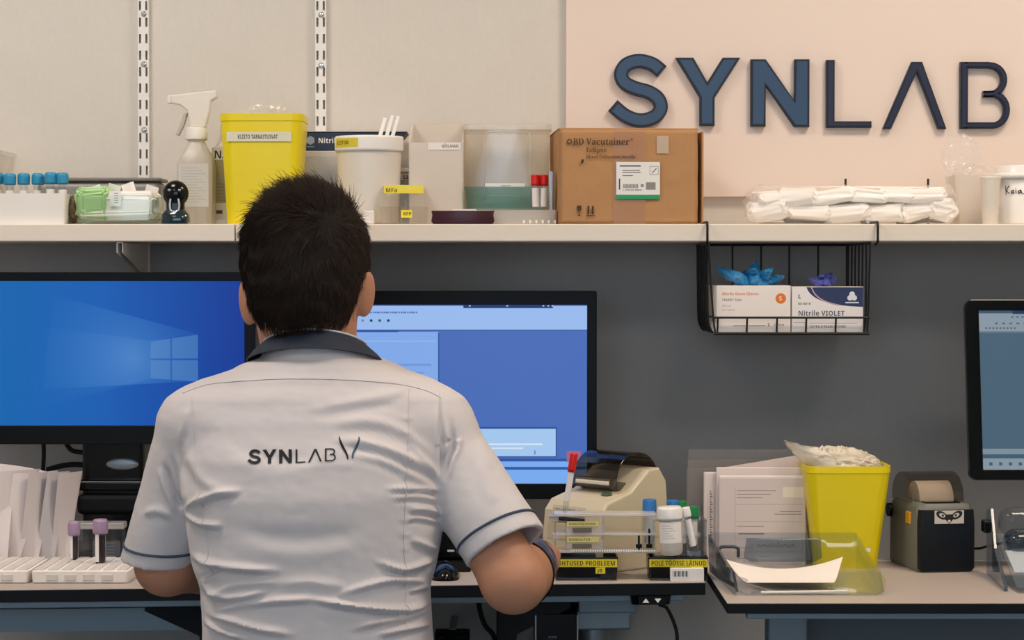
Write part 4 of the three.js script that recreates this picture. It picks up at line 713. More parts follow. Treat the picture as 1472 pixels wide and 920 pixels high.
{ // leaning envelopes and papers
  const names = ['wide white envelope standing nearest the foam rack', 'white envelope with an open gaping edge leaning on the stack', 'plain white envelope in the middle of the leaning stack', 'white envelope with a slanted fold in the leaning stack', 'grey white envelope near the end of the leaning stack', 'last white envelope of the leaning stack beside the clear case', 'large pale paper sheet standing behind the leaning envelopes'];
  const S = [[-30, 14, -30, 8, 679, 3.585], [-8, 46, -14, 2, 676, 3.6], [20, 62, 2, 24, 680, 3.615], [46, 72, 26, 52, 678, 3.63], [70, 92, 50, 76, 678, 3.645], [88, 108, 72, 97, 679, 3.66], [-50, 60, -50, 40, 664, 3.68]];
  S.forEach(([t0, t1, b0, b1, top, d], i) => {
    const n = 10, m = 14, pos = [], idx = [], th = 0.0016, bot = DESK + 0.0004, yt = Y(top, d), c = new THREE.Vector3(X((b0 + b1) / 2, d), DESK, -d);
    for (const side of [0, 1]) for (let j = 0; j <= m; j++) for (let k = 0; k <= n; k++) {
      const u = k / n, v = j / m, x = mix(X(mix(b0, b1, u), d), X(mix(t0, t1, u), d), v) , y = mix(bot, yt - (i === 6 ? 0.02 * u * u : 0.003 * u), v);
      const bend = 0.006 * sin(PI * v) + 0.004 * sin(u * 4) * v - (u - 0.5) * (0.05 + 0.03 * (i % 2)) * v - 0.012 * v;
      pos.push(x - c.x, y - c.y, -d + bend + (side ? -th : 0) * (i === 1 && u < 0.5 ? 1 + 5 * sin(PI * v) : 1) - c.z);
    }
    const W = n + 1, o = W * (m + 1);
    for (let j = 0; j < m; j++) for (let k = 0; k < n; k++) { const a = j * W + k; idx.push(a, a + 1, a + W, a + 1, a + W + 1, a + W); idx.push(o + a, o + a + W, o + a + 1, o + a + 1, o + a + W, o + a + W + 1); }
    const rim = []; for (let k = 0; k <= n; k++) rim.push(k); for (let j = 1; j <= m; j++) rim.push(j * W + n); for (let k = n - 1; k >= 0; k--) rim.push(m * W + k); for (let j = m - 1; j >= 1; j--) rim.push(j * W);
    rim.forEach((a, q) => { const b = rim[(q + 1) % rim.length]; idx.push(a, o + a, b, b, o + a, o + b); });
    let g = new THREE.BufferGeometry(); g.setAttribute('position', new THREE.Float32BufferAttribute(pos, 3)); g.setIndex(idx); g = toCreasedNormals(g, 0.8);
    single('envelope', names[i], i === 6 ? 'paper' : 'envelope', c, g, i === 4 ? std('#cfcacb', 0.85) : std('#e7dedb', 0.85), 'envelopes leaning in a row');
  });
}
{ // clear case behind the lilac tubes
  const d = 3.59, s = L(1, d), t = thing('clear_case', 'low clear plastic case standing behind the lilac capped tubes', 'case', desk(144, d));
  const h = Y(760, d) - DESK;
  part(t, 'body', tub(66 * s, 0.03, 68 * s, 0.032, h, 0.0016, 0.003), M.greyClear);
  part(t, 'lid', rbox(70 * s, 9 * s, 0.034, 0.002, 0, h + 4.6 * s, 0), M.frostClear);
  print(t, 'paper_insert', 40 * s, 26 * s, 8 * s, h * 0.45, 0.002, 3000, (k, a, b) => { k.fillStyle = '#5d6063'; k.fillRect(0, 0, a, b); k.fillStyle = '#8b8e90'; for (let i = 0; i < 5; i++) k.fillRect(a * 0.1, b * (0.12 + i * 0.17), a * 0.7, b * 0.05); });
}
cable('black cable hanging below the blue desktop monitor', [V(61, 632, 3.78), V(62, 650, 3.78), V(61, 672, 3.78), V(58, 720, 3.78), V(56, 790, 3.78)], 0.0035);
cable('black cable curling behind the monitor stand', [V(92, 630, 3.79), V(97, 642, 3.79), V(106, 649, 3.79), V(128, 650, 3.79), V(150, 640, 3.79)], 0.004);
cable('black cable lying behind the envelopes under the monitor', [V(66, 676, 3.8), V(88, 670, 3.8), V(108, 668, 3.8), V(130, 670, 3.8)], 0.0045);

// ---------------------------------------------------------------- middle of the desk: mouse, handset, label printer, tube rack
{ const d = 3.47, t = thing('computer_mouse', 'black computer mouse on the desk between the man and his arm', 'mouse', desk(640, d)), s = L(1, d);
  part(t, 'shell', new THREE.SphereGeometry(1, 32, 20, 0, 2 * PI, 0, PI / 2).scale(20 * s, 22 * s, 0.045), M.blackGloss); part(t, 'wheel', cyl(0.006, 0.006, 0.005, 0, 0, 0, 16).rotateZ(PI / 2).translate(0, 16 * s, -0.025), M.rubber); part(t, 'sole', rloft([[0.0002, 38 * s, 0.085, 0.016], [0.002, 40 * s, 0.09, 0.018]]), M.blackMatt); }
{ const d = 3.56, t = thing('desk_phone', 'black desk handset standing behind the mouse', 'phone', desk(642, d)), s = L(1, d);
  part(t, 'cradle', rloft([[0, 70 * s, 0.06, 0.008], [14 * s, 66 * s, 0.05, 0.008]]), M.blackMatt); part(t, 'handset', rbox(56 * s, 52 * s, 0.022, 0.008, 0, 38 * s, -0.004), M.blackGloss); part(t, 'display', rbox(10 * s, 3 * s, 0.001, 0.0004, 6 * s, 28 * s, 0.0075), std('#cfd6da', 0.3)); }
{ // beige label printer
  const t = thing('label_printer', 'beige label printer with a smoked dome cover behind the acrylic rack', 'printer', desk(866, 3.592), -0.8);
  const W = 0.116;   // local: x across the front, z towards the front
  const prof = [[0.088, 0], [0.09, 0.05], [0.084, 0.092], [0.066, 0.108], [0.0, 0.122], [-0.05, 0.154], [-0.082, 0.156], [-0.102, 0.135], [-0.106, 0.1], [-0.1, 0.075], [-0.1, 0]];
  const ZS = 0.8; prof.forEach((p) => (p[0] *= ZS)); const g = extrude(prof, W, 0.004, [], 3); g.rotateY(-PI / 2); g.translate(W / 2, 0, 0);
  part(t, 'body', g, M.beige);
  const line = part(t, 'seam', join(rod([W / 2 + 0.0002, 0.045, 0.06], [W / 2 + 0.0002, 0.11, -0.078], 0.0009, 6), rod([W / 2 + 0.0002, 0.045, 0.06], [W / 2 + 0.0002, 0.03, 0.07], 0.0009, 6)), std('#6d6656', 0.7));
  const face = new THREE.Group();
  part(t, 'label_slot_dark', cyl(0.0034, 0.0034, W * 0.62, 0, 0, 0, 16).rotateZ(PI / 2).translate(-0.008, 0.08, 0.0705), M.rubber, 'black bar in place of the dark label slot');  // black cylinder stands in for the shade inside the label slot
  part(t, 'tear_bar', rbox(W * 0.7, 0.026, 0.003, 0.002, -0.008, 0.06, 0.0715), std('#c6ba9b', 0.5));
  print(t, 'printed_strip', W * 0.62, 0.014, -0.006, 0.093, 0.0682, 5000, (k, a, b) => { k.fillStyle = '#d9cfb8'; k.fillRect(0, 0, a, b); write(k, 'CYTO-LAB  MIKRO  A2CA', a * 0.04, b * 0.5, b * 0.5, '#57503f', 'sans-serif', 'bold', a * 0.9); }, { rx: -0.18 });
  const lamp = part(t, 'side_button', new THREE.SphereGeometry(1, 20, 14).scale(0.002, 0.014, 0.0075), std('#1f6d4c', 0.3), 'green oval button'); lamp.position.set(W / 2 + 0.001, 0.09, 0.042);
  const lp2 = part(t, 'top_button', new THREE.SphereGeometry(1, 20, 14).scale(0.011, 0.002, 0.006), std('#3f5d46', 0.3), 'green oval button'); lp2.position.set(0.03, 0.118, 0.022); lp2.rotation.x = 0.28;
  // media bay and smoked dome
  part(t, 'media_bay', rbox(W * 0.72, 0.012, 0.05, 0.003, -0.003, 0.128, -0.02), std('#57513f', 0.6));
  part(t, 'ribbon_roll', cyl(0.008, 0.008, W * 0.62, 0, 0, 0, 24).rotateZ(PI / 2).translate(-0.003, 0.134, 0.012), std('#e2dac8', 0.5));
  const dome = []; for (let i = 0; i <= 14; i++) { const a = PI * i / 14; dome.push([-0.03 + 0.05 * cos(a), 0.126 + 0.055 * pow(sin(a), 0.8)]); }
  const dg = extrude([...dome, ...dome.map(([x, y]) => [-0.03 + (x + 0.03) * 0.95, 0.126 + (y - 0.126) * 0.95]).reverse()], W * 0.8, 0.0005, [], 1); dg.rotateY(-PI / 2); dg.translate(W * 0.4, 0, 0);
  part(t, 'dome_cover', dg, film('#a39e97', 0.07), 'smoked clear dome');
}
{ // acrylic drawer rack with dark trays below
  const dF = 3.436, s = L(1, dF), cx = 867, t = thing('acrylic_rack', 'clear acrylic tube rack with two tiers and yellow lettered tape', 'tube rack', [X(cx, dF), Y(797, dF), -dF - 0.02]);
  const lx = (px) => (px - cx) * s, ly = (py) => Y(py, dF) - Y(797, dF), zf = 0.02, dep = 0.04;
  const railM = phys('#f4f0ec', 0.25, { transmission: 0.55, thickness: 0 });
  part(t, 'top_rail', rbox(lx(944) - lx(796), 4.5 * s, dep, 0.001, (lx(944) + lx(796)) / 2, ly(741), 0), railM);
  part(t, 'tier_shelf', rbox(lx(946) - lx(800), 3.5 * s, dep, 0.001, (lx(946) + lx(800)) / 2, ly(769), 0), railM);
  part(t, 'base_plate', rbox(lx(946) - lx(796), 4 * s, dep, 0.001, (lx(946) + lx(796)) / 2, ly(794), 0), railM);
  for (const [a, w] of [[797, 3], [813, 2], [866, 2], [924, 3]]) part(t, 'upright', rbox(w * s, ly(740) - ly(795), dep, 0.0006, lx(a + 1), (ly(740) + ly(795)) / 2, 0), M.clearThick);
  part(t, 'end_knob', rbox(14 * s, 9 * s, 0.02, 0.002, lx(796), ly(745), 0.02), M.frostClear); part(t, 'end_knob', rbox(11 * s, 8 * s, 0.02, 0.002, lx(799), ly(771), 0.02), M.frostClear);
  for (let i = 0; i < 36; i++) part(t, 'tooth', rbox(2 * s, 3 * s, 0.003, 0.0005, lx(822 + i * 3.4), ly(792.5), zf + 0.0012), M.white);
  for (const [y0, y1, txt] of [[750, 757, 'HEMATOLOOGIA'], [772.5, 780, 'KEEMIA/TSH']]) {
    print(t, 'yellow_tape', 46 * s, (y1 - y0) * s, lx(838), ly((y0 + y1) / 2), zf + 0.0012, 5000, (k, a, b) => { k.fillStyle = '#d9cf7c'; k.fillRect(0, 0, a, b); write(k, txt, a * 0.06, b * 0.55, b * 0.7, '#6d6636', 'sans-serif', 'bold', a * 0.85); }, {}, 'yellow lettered tape');
    part(t, 'dark_slot_plate', rbox(28 * s, 7 * s, 0.002, 0.0008, lx(837), ly(y1 + 5.5), zf + 0.001), std('#6a6455', 0.5)); part(t, 'slot_plate', rbox(54 * s, 13 * s, 0.0012, 0.0006, lx(841), ly(y1 + 3.5), zf - 0.0006), M.frostClear);  // solid plate whose dark brown paints in the shade of a slot
  }
  for (const px of [919, 934]) part(t, 'clip', join(rbox(3 * s, 26 * s, 0.003, 0.0008, lx(px), ly(px > 925 ? 774 : 783), zf - 0.004), rbox(9 * s, 6 * s, 0.004, 0.0015, lx(px), ly(786), zf - 0.002)), M.black);
  // dark trays
  const tray = (px0, px1, label, txt, sub) => {
    const q = thing('dark_tray', label, 'tray', desk((px0 + px1) / 2, dF + 0.035)), w = L(px1 - px0, dF), h = L(33, dF), k0 = dF;
    part(q, 'body', tub(w * 0.96, 0.066, w, 0.07, h, 0.0022, 0.006), std('#14181d', 0.25));
    part(q, 'clear_front', rbox(w * 0.68, 19 * s, 0.0016, 0.0008, -w * 0.12, 10.5 * s, 0.0362), M.smoke);
    part(q, 'sill', rbox(w * 0.96, 2.4 * s, 0.012, 0.001, 0, 1.4 * s, 0.036), M.clearThick);
    print(q, 'yellow_tape', w * 0.97, 11.5 * s, 0, h - 8 * s, 0.0366, 5000, (k, a, b) => { k.fillStyle = '#d8c81e'; k.fillRect(0, 0, a, b); write(k, txt, a * 0.03, b * 0.52, b * 0.8, '#3b350a', 'sans-serif', 'bold', a * 0.94); }, {}, 'yellow lettered tape');
    if (sub) print(q, 'yellow_tag', 14 * s, 9 * s, w * 0.22, h - 18.5 * s, 0.0372, 6000, (k, a, b) => { k.fillStyle = '#d8c81e'; k.fillRect(0, 0, a, b); write(k, sub, a * 0.2, b * 0.52, b * 0.8, '#3b350a', 'sans-serif', 'bold'); });
    return q;
  };
  tray(796, 888, 'black tray under the acrylic rack with long yellow lettered tape and a small tag', 'ÕHTUSED PROBLEEM', 'JB');
  tray(930, 1017, 'black tray with yellow lettered tape holding a white carton', 'POLE TÖÖSSE LÄINUD');
  const e = 3.43, u = L(1, e), c = thing('small_carton', 'small white printed carton in front of the black tray', 'carton', desk(988, e));
  part(c, 'carton', rbox(48 * u, 19 * u, 0.018, 0.0008, 0, 9.6 * u, 0), M.paper); print(c, 'barcode', 24 * u, 13 * u, -10 * u, 10 * u, 0.0092, 6000, (k, a, b) => { k.fillStyle = '#e4e0dc'; k.fillRect(0, 0, a, b); k.fillStyle = '#3c3f44'; for (let i = 0; i < 12; i++) k.fillRect(a * (0.06 + i * 0.075), b * 0.1, a * 0.02 * (1 + (i * 5) % 3), b * 0.6); });
}
function capTube(name, label, px, pb, pt, d, r, capMat, capH, lean = [0, 0], group, paper = true) {
  const s = L(1, d), y0 = Y(pb, d), tot = Y(pt, d) - y0, t = thing(name, label, 'tube', [X(px, d), y0, -d], 0, group);
  t.rotation.z = lean[0]; t.rotation.x = lean[1];
  part(t, 'glass', lathe([[0, 0], [r * 0.8 * s, 0.0008], [r * s, 0.004], [r * s, tot - capH * s * 0.6]], 18), M.clearThick);
  if (paper) part(t, 'paper_label', cyl(r * 1.03 * s, r * 1.03 * s, tot * 0.55, 0, tot * 0.48, 0, 18), M.paper);
  part(t, 'cap', lathe([[0, tot - capH * s], [r * 1.3 * s, tot - capH * s], [r * 1.38 * s, tot - capH * s * 0.8], [r * 1.34 * s, tot - 1.5 * s], [r * 1.1 * s, tot], [0, tot]], 22), capMat);
  return t;
}
capTube('leaning_tube', 'slim labelled tube with a red cap leaning on the acrylic rack', 812, 738, 651, 3.42, 4.2, M.redCap, 27, [-0.155, 0.02]);
capTube('blue_tube', 'tube with a square blue cap standing at the end of the acrylic rack', 934, 797, 718, 3.48, 7.4, M.royalCap, 19);
capTube('blue_tube', 'tube with a blue cap standing behind the white lidded pot', 968, 797, 719, 3.5, 7, M.royalCap, 18);
capTube('green_tube', 'tube with a dark green cap leaning behind the slim white tube', 984, 797, 720, 3.5, 6, M.greenCap, 17, [0.06, 0]);
capTube('green_tube', 'tube with a bright green cap beside the paper stack', 997, 797, 728, 3.49, 6, M.greenCap, 17);
capTube('white_tube', 'slim white capped tube lying upright against the white pot', 1000, 800, 728, 3.44, 4.6, M.whiteGloss, 15, [0.2, 0]);
{ // white pot
  const d = 3.435, s = L(1, d), t = thing('specimen_pot', 'white lidded specimen pot with a torn paper label', 'pot', [X(966, d), Y(798, d), -d]);
  t.rotation.z = 0.05;
  part(t, 'pot', lathe([[0, 0], [13 * s, 0], [15.5 * s, 2 * s], [16.5 * s, 8 * s], [16.5 * s, 52 * s], [0, 52 * s]], 32), M.frost);
  part(t, 'lid', lathe([[0, 50 * s], [18 * s, 50 * s], [18.6 * s, 54 * s], [18.4 * s, 66 * s], [16 * s, 69.5 * s], [0, 70 * s]], 32), M.whiteGloss);
  const lab = new THREE.CylinderGeometry(16.8 * s, 16.8 * s, 30 * s, 24, 1, true, -1.3, 2.4); lab.translate(0, 33 * s, 0);
  part(t, 'paper_label', lab, std('#ffffff', 0.8, { side: THREE.DoubleSide, map: canvas(200, 120, (k, a, b) => { k.fillStyle = '#f0e9e2'; k.fillRect(0, 0, a, b); k.fillStyle = '#b8aea6'; for (let i = 0; i < 6; i++) k.fillRect(a * 0.2, b * (0.15 + i * 0.12), a * (0.3 + 0.1 * (i % 3)), 3); }) }));
}
{ // stand under pot and tubes: clear riser rack
  const d = 3.47, s = L(1, d), t = thing('clear_rack', 'clear tube rack with two plates behind the tray with the white carton', 'tube rack', [X(974, d), Y(801, d), -d - 0.012]);
  for (const py of [799, 772, 748]) part(t, 'plate', rbox(76 * s, 2.4 * s, 0.05, 0.0008, 4 * s, Y(py, d) - Y(801, d), -0.002), M.clearThick);
  for (const x of [-34, 40]) part(t, 'upright', rbox(3 * s, Y(746, d) - Y(801, d), 0.05, 0.0008, x * s, (Y(746, d) - Y(801, d)) / 2, -0.002), M.clearThick);
}

// ---------------------------------------------------------------- right desk
{ // standing paper stack and acrylic leaflet holder
  const d = 3.632, s = L(1, d), form = canvas(700, 640, (k, a, b) => {
    k.fillStyle = '#d9cbc6'; k.fillRect(0, 0, a, b); k.fillStyle = '#8f827d'; k.strokeStyle = '#b3a49d'; k.lineWidth = 3;
    for (const [x, y, w] of [[0.2, 0.14, 0.46], [0.2, 0.18, 0.4], [0.2, 0.22, 0.3], [0.7, 0.38, 0.25], [0.64, 0.41, 0.32], [0.2, 0.55, 0.32], [0.22, 0.8, 0.15], [0.2, 0.92, 0.1], [0.45, 0.9, 0.12]]) k.fillRect(a * x, b * y, a * w, 5);
    k.fillStyle = '#5b504c'; k.fillRect(a * 0.22, b * 0.635, a * 0.3, 8); k.fillStyle = '#efe2d2'; k.fillRect(a * 0.74, b * 0.1, a * 0.24, b * 0.12);
    for (const y of [0.3, 0.5, 0.7, 0.85]) { k.beginPath(); k.moveTo(a * 0.18, b * y); k.lineTo(a * 0.98, b * y); k.stroke(); } k.strokeRect(a * 0.38, b * 0.7, a * 0.58, b * 0.28); k.beginPath(); k.moveTo(a * 0.18, b * 0.1); k.lineTo(a * 0.18, b); k.stroke();
    k.strokeStyle = '#756863'; k.lineWidth = 4; k.beginPath(); for (let i = 0; i < 60; i++) k.lineTo(a * (0.44 + i * 0.0075), b * (0.78 + 0.018 * sin(i * 1.3) - (i % 11 === 0 ? 0.03 : 0))); k.stroke();
  });
  const sheets = [[1012, 1160, 679, 'pale document folder standing at the front of the paper stack'], [1030, 1161, 672, 'document with a rounded corner standing in the paper stack'], [1034, 1159, 684, 'printed request form standing in front of the pale folders']];
  sheets.forEach(([a, b, top, label], i) => {
    const z = d - i * 0.012 + 0.012, w = L(b - a, z), h = Y(top, z) - DESK, t = thing('document', label, 'document', [X((a + b) / 2, z), DESK, -z], 0, 'papers standing against the wall');
    part(t, 'sheets', rbox(w, h, 0.0085 - i * 0.002, 0.0018, 0, h / 2, 0), std(i === 2 ? '#efe4de' : '#e4d6d0', 0.8));
    if (i === 2) { const m = part(t, 'form_print', at(new THREE.PlaneGeometry(w - 0.002, h * 0.97), 0, h * 0.485, 0.0026), std('#ffffff', 0.85, { map: form }), 'printed form'); }
    else print(t, 'margin_print', L(i ? 11 : 8, z), h * 0.62, -w / 2 + L(i ? 12 : 10, z), h * 0.5, 0.0052 - i * 0.001, 4000, (k, A, B) => { k.fillStyle = '#e4d6d0'; k.fillRect(0, 0, A, B); k.fillStyle = i ? '#70707c' : '#8d807b'; for (let j = 0; j < 22; j++) k.fillRect(A * 0.3, B * (0.02 + j * 0.045), A * (0.25 + 0.12 * (j % 3)), B * 0.03); });
  });
  // a loose sheet slanting up behind
  const z = d + 0.026, g = extrude([[1030, 674], [1060, 669], [1145, 655], [1165, 652], [1165, 760], [1030, 760]].map(([px, py]) => [X(px, z) - X(1110, z), Y(py, z) - DESK]), 0.0008, 0);
  single('loose_sheet', 'pale loose sheet slanting up behind the standing documents', 'paper', desk(1110, z), join(g, rbox(L(100, z), Y(752, z) - DESK, 0.0008, 0.0003, 0, (Y(752, z) - DESK) / 2, 0.0004)), std('#dccdc6', 0.85));
  const e = 3.69, h = thing('leaflet_holder', 'clear smoky leaflet holder against the grey wall behind the documents', 'leaflet holder', desk(1066, e)), q = L(1, e);
  for (const [a, b, top, zz] of [[990, 1140, 646, 0], [988, 1142, 660, 0.008], [986, 1142, 672, 0.016]]) part(h, 'panel', rbox((b - a) * q, Y(top, e) - DESK, 0.0016, 0.0006, ((a + b) / 2 - 1066) * q, (Y(top, e) - DESK) / 2, zz), film('#f2f0ee', 0.1, { transmission: 0.93 }));
  part(h, 'base', rbox(152 * q, 0.004, 0.03, 0.001, 0, 0.002, 0.006), M.greyClear);
}
{ // yellow bin on the desk
  const dF = 3.555, wt = L(122, dF), dep = 0.115, d = dF + dep / 2, t = thing('yellow_bin', 'tapered yellow plastic waste bin on the desk with a clear bag flaring out', 'bin', desk(1214, d)), h = Y(671, dF) - DESK;
  sharpsBin(t, wt * 1.015, wt * 0.72, h, dep);
  // bag pulled over to the left, rising
  const rings = [], n = 40, sx = (px) => L(px - 1214, d), sy = (py) => Y(py, d) - DESK;
  for (let j = 0; j <= 12; j++) { const v = j / 12; rings.push(Array.from({ length: n }, (_, m) => { const a = m / n * 2 * PI, c = cos(a), e = sin(a); const x = mix(c * wt * 0.46, sx(1200.5) + c * L(73.5, d), v), rise = mix(0, mix(sy(629), sy(664), clamp((c + 1) / 2)) - h, v); const w = 0.004 * noise(c * 3, e * 3, v * 4) * (0.3 + v); return [x + w, h - 0.006 + rise + 0.003 * noise(c * 5, e * 5, v * 5 + 7) * v, e * dep * 0.44 * (1 - 0.25 * v) + w]; })); }
  const outer = loft(rings, false, false, 1.2), inner = crumple(new THREE.SphereGeometry(1, 44, 28).scale(wt * 0.44, 0.02, dep * 0.4), 0.005, 60, 0.85, 33); inner.rotateZ(-0.14); inner.translate(0.0, h + 0.002, 0);
  part(t, 'liner_bag', outer, film('#fbf6ea', 0.25, { transmission: 0.45 }), 'clear liner bag flaring up'); part(t, 'bag_contents', flat(inner), phys('#f4ead6', 0.4, { transmission: 0.3, thickness: 0 }), 'crumpled white plastic');
  print(t, 'sticker', 0.008, 0.006, L(28, d), sy(786), dep * 0.42 + 0.0006, 4000, (k, a, b) => { k.fillStyle = '#e9e2cf'; k.fillRect(0, 0, a, b); });
}
{ // small grey and black label printer
  const dF = dd(824), s = L(1, dF), yaw = 0.15, W = L(86, dF), D = 0.146, t = thing('small_printer', 'small grey and black label printer with a smoked window and an animal face sticker', 'printer', [X(1360, dF) - 0.0 - 0.008, DESK, -dF - D / 2 - 0.002], yaw);
  const hB = L(98, dF), hT = L(141, dF);
  part(t, 'shell', rloft([[0, W * 0.94, D * 0.96, 0.008], [0.006, W, D, 0.01], [hB * 0.7, W * 1.0, D, 0.012], [hB * 0.93, W * 0.97, D * 0.97, 0.014], [hB, W * 0.9, D * 0.9, 0.014]], 0.9), M.printGrey);
  part(t, 'front_panel', rloft([[0.002, W * 0.9, 0.012, 0.004], [0.006, W * 0.98, 0.016, 0.006], [hB * 0.72, W * 0.98, 0.016, 0.006], [hB * 0.92, W * 0.95, 0.014, 0.006]], 0.9).translate(0, 0, D / 2 - 0.004), M.printDark, 'dark front panel');
  part(t, 'top_strip', rbox(W * 0.62, 0.003, 0.02, 0.001, 0, hB + 0.0006, D / 2 - 0.028), M.blackGloss);
  print(t, 'face_sticker', 44 * s, 19 * s, 2 * s, hB * 0.82, D / 2 + 0.0054, 7000, (k, a, b) => {
    k.fillStyle = '#cfc6bb'; k.fillRect(0, 0, a, b); k.fillStyle = '#15171a'; for (const m of [-1, 1]) { k.beginPath(); k.ellipse(a * (0.5 + m * 0.26), b * 0.36, a * 0.2, b * 0.28, m * -0.5, 0, 7); k.fill(); }
    k.beginPath(); k.moveTo(a * 0.2, b * 0.3); k.lineTo(a * 0.5, b); k.lineTo(a * 0.8, b * 0.3); k.fill(); k.fillStyle = '#cfc6bb'; for (const m of [-1, 1]) { k.beginPath(); k.ellipse(a * (0.5 + m * 0.24), b * 0.36, a * 0.11, b * 0.15, m * -0.4, 0, 7); k.fill(); } k.fillStyle = '#1a1a1c'; for (const m of [-1, 1]) { k.beginPath(); k.arc(a * (0.5 + m * 0.22), b * 0.38, b * 0.09, 0, 7); k.fill(); } k.fillStyle = '#e6ddd2'; k.beginPath(); k.arc(a * 0.5, b * 0.8, b * 0.1, 0, 7); k.fill();
  }, {}, 'sticker of two eyes and a nose');
  const b = part(t, 'release_latch', rbox(0.004, 18 * s, 0.02, 0.0015, -W / 2 - 0.0008, hB * 0.77, D * 0.2), std('#d99a1e', 0.4), 'orange latch');
  part(t, 'hinge_knob', cyl(0.011, 0.011, 0.006, 0, 0, 0, 20).rotateZ(PI / 2).translate(-W / 2 - 0.002, hB * 0.8, -D * 0.42), M.black);
  const prof = []; for (let i = 0; i <= 16; i++) { const a = PI * i / 16; prof.push([0.054 * cos(a) * 0.95, hB - 0.004 + (hT - hB + 0.002) * pow(sin(a), 0.75)]); }
  const dg = extrude([...prof], W * 0.86, 0.003, [], 3); dg.rotateY(-PI / 2); dg.translate(W * 0.43, 0, -D * 0.12);
  part(t, 'window_cover', dg, film('#d3cfc8', 0.06), 'smoked clear cover');
  part(t, 'label_roll', cyl(0.03, 0.03, W * 0.6, 0, 0, 0, 32).rotateZ(PI / 2).translate(0.004, hB - 0.001, -D * 0.1), std('#f6e4d2', 0.7), 'roll of labels');
}
{ // clear document cover lying on the desk, with a curled sheet of paper
  const dF = dd(858), dB = 3.52, s = L(1, dF), q = L(1, dB), bx = X(1160, 3.4), t = thing('clear_cover', 'bulky clear plastic printer cover lying open on the desk', 'cover', [bx, DESK, -3.4]);
  const P = (px, py, d) => [X(px, d) - bx, Y(py, d) - DESK, -d + 3.4];
  // cross-sections run from the back upper edge to the front lip; each section is a row of points across
  const rows = [
    [[1022, 1232], 769, dB], [[1024, 1236], 790, dB - 0.01], [[1028, 1244], 808, dB - 0.05], [[1040, 1262], 822, dB - 0.12], [[1052, 1275], 838, dF + 0.06], [[1060, 1274], 850, dF + 0.02], [[1072, 1262], 857, dF],
  ];
  const m = 24, th = 0.003, sheetPts = (off) => rows.map(([[a, b], py, d], i) => Array.from({ length: m + 1 }, (_, k) => { const u = k / m, sag = i > 1 && i < 6 ? 0.012 * sin(PI * u) : 0; const p = P(mix(a, b, u), py, d); return [p[0], max(0.0012, p[1] - sag) + off, p[2]]; }));
  const shell = (A, B) => { const n = A[0].length, pos = [], idx = []; for (const S of [A, B]) for (const r of S) for (const p of r) pos.push(...p); const o = A.length * n; for (let i = 0; i < A.length - 1; i++) for (let k = 0; k < n - 1; k++) { const a = i * n + k; idx.push(a, a + n, a + 1, a + 1, a + n, a + n + 1, o + a, o + a + 1, o + a + n, o + a + 1, o + a + n + 1, o + a + n); } const rim = []; for (let k = 0; k < n; k++) rim.push(k); for (let i = 1; i < A.length; i++) rim.push(i * n + n - 1); for (let k = n - 2; k >= 0; k--) rim.push((A.length - 1) * n + k); for (let i = A.length - 2; i > 0; i--) rim.push(i * n); rim.forEach((a, j) => { const b = rim[(j + 1) % rim.length]; idx.push(a, b, o + a, b, o + b, o + a); }); let g = new THREE.BufferGeometry(); g.setAttribute('position', new THREE.Float32BufferAttribute(pos, 3)); g.setIndex(idx); return toCreasedNormals(g, 0.6); };
  part(t, 'bowl', shell(sheetPts(th), sheetPts(0)), M.greyClear);
  // side cheeks
  const cheek = (pts, x) => { const g = extrude(pts, 0.003, 0.0006); g.rotateY(-PI / 2); g.translate(x, 0, 0); return g; };
  const yb = Y(769, dB) - DESK;
  const side = [[-dB + 3.4, yb], [-dB + 3.4 + 0.01, 0.004], [-dF + 3.4 - 0.02, 0.001], [-dF + 3.4, 0.006], [-dF + 3.4 - 0.03, 0.03], [-dB + 3.4 + 0.07, yb * 0.82]];
  for (const [pa, pb] of [[1022, 1062], [1234, 1272]]) { // slanted from back to front
    const g = cheek(side, 0), p = g.attributes.position; for (let i = 0; i < p.count; i++) { const z = p.getZ(i), d = 3.4 - z, u = clamp((dB - d) / (dB - dF)); p.setX(i, p.getX(i) + mix(X(pa, dB), X(pb, dF), u) - bx); } g.computeVertexNormals();
    part(t, 'cheek', g, pa < 1100 ? film('#b4c0cc', 0.07) : M.greyClear);
  }
  part(t, 'rear_hatch', extrude([[1068, 800], [1072, 772], [1178, 772], [1180, 800], [1170, 806], [1078, 806]].map(([px, py]) => [X(px, dB - 0.012) - bx, Y(py, dB - 0.012) - DESK]), 0.004, 0.001).translate(0, 0, -dB + 0.03 + 3.4), film('#d3dce4', 0.06));
  const hd = part(t, 'handle', tube([[-14, -6], [-14, 6], [-9, 9], [9, 9], [14, 6], [14, -6]].map(([x, y]) => [x * q, y * q, 0]), 2.4 * q, 40, 8, false, 0.2), std('#3b444d', 0.25), 'dark grip'); hd.position.set(...P(1048, 796, dB - 0.02));
  const lip = part(t, 'front_lip', rod(P(1095, 853, dF + 0.01), P(1220, 851, dF + 0.015), 0.0022), std('#d9d2c8', 0.3), 'pale front lip');
  // curled paper sheet
  const n = 30, A = [], B = []; for (let i = 0; i <= 10; i++) { const v = i / 10, r = [], r2 = []; for (let k = 0; k <= n; k++) { const u = k / n, sag = 1 - pow(abs(2 * u - 1), 2), px = mix(mix(1042, 1075, v), mix(1213, 1200, v), u), d = mix(3.43, 3.33, v), py = mix(mix(mix(804, 801, u) + 16 * sag, 835, v), 838, v * v); const p = P(px, py, d); p[1] = max(p[1], 0.0095); r.push(p); r2.push([p[0], p[1] - 0.0008, p[2]]); } A.push(r); B.push(r2); }
  single('curled_sheet', 'curled white sheet of paper lying in the clear cover', 'paper', [bx, DESK, -3.4], shell(A, B), std('#f4ece2', 0.8));
}
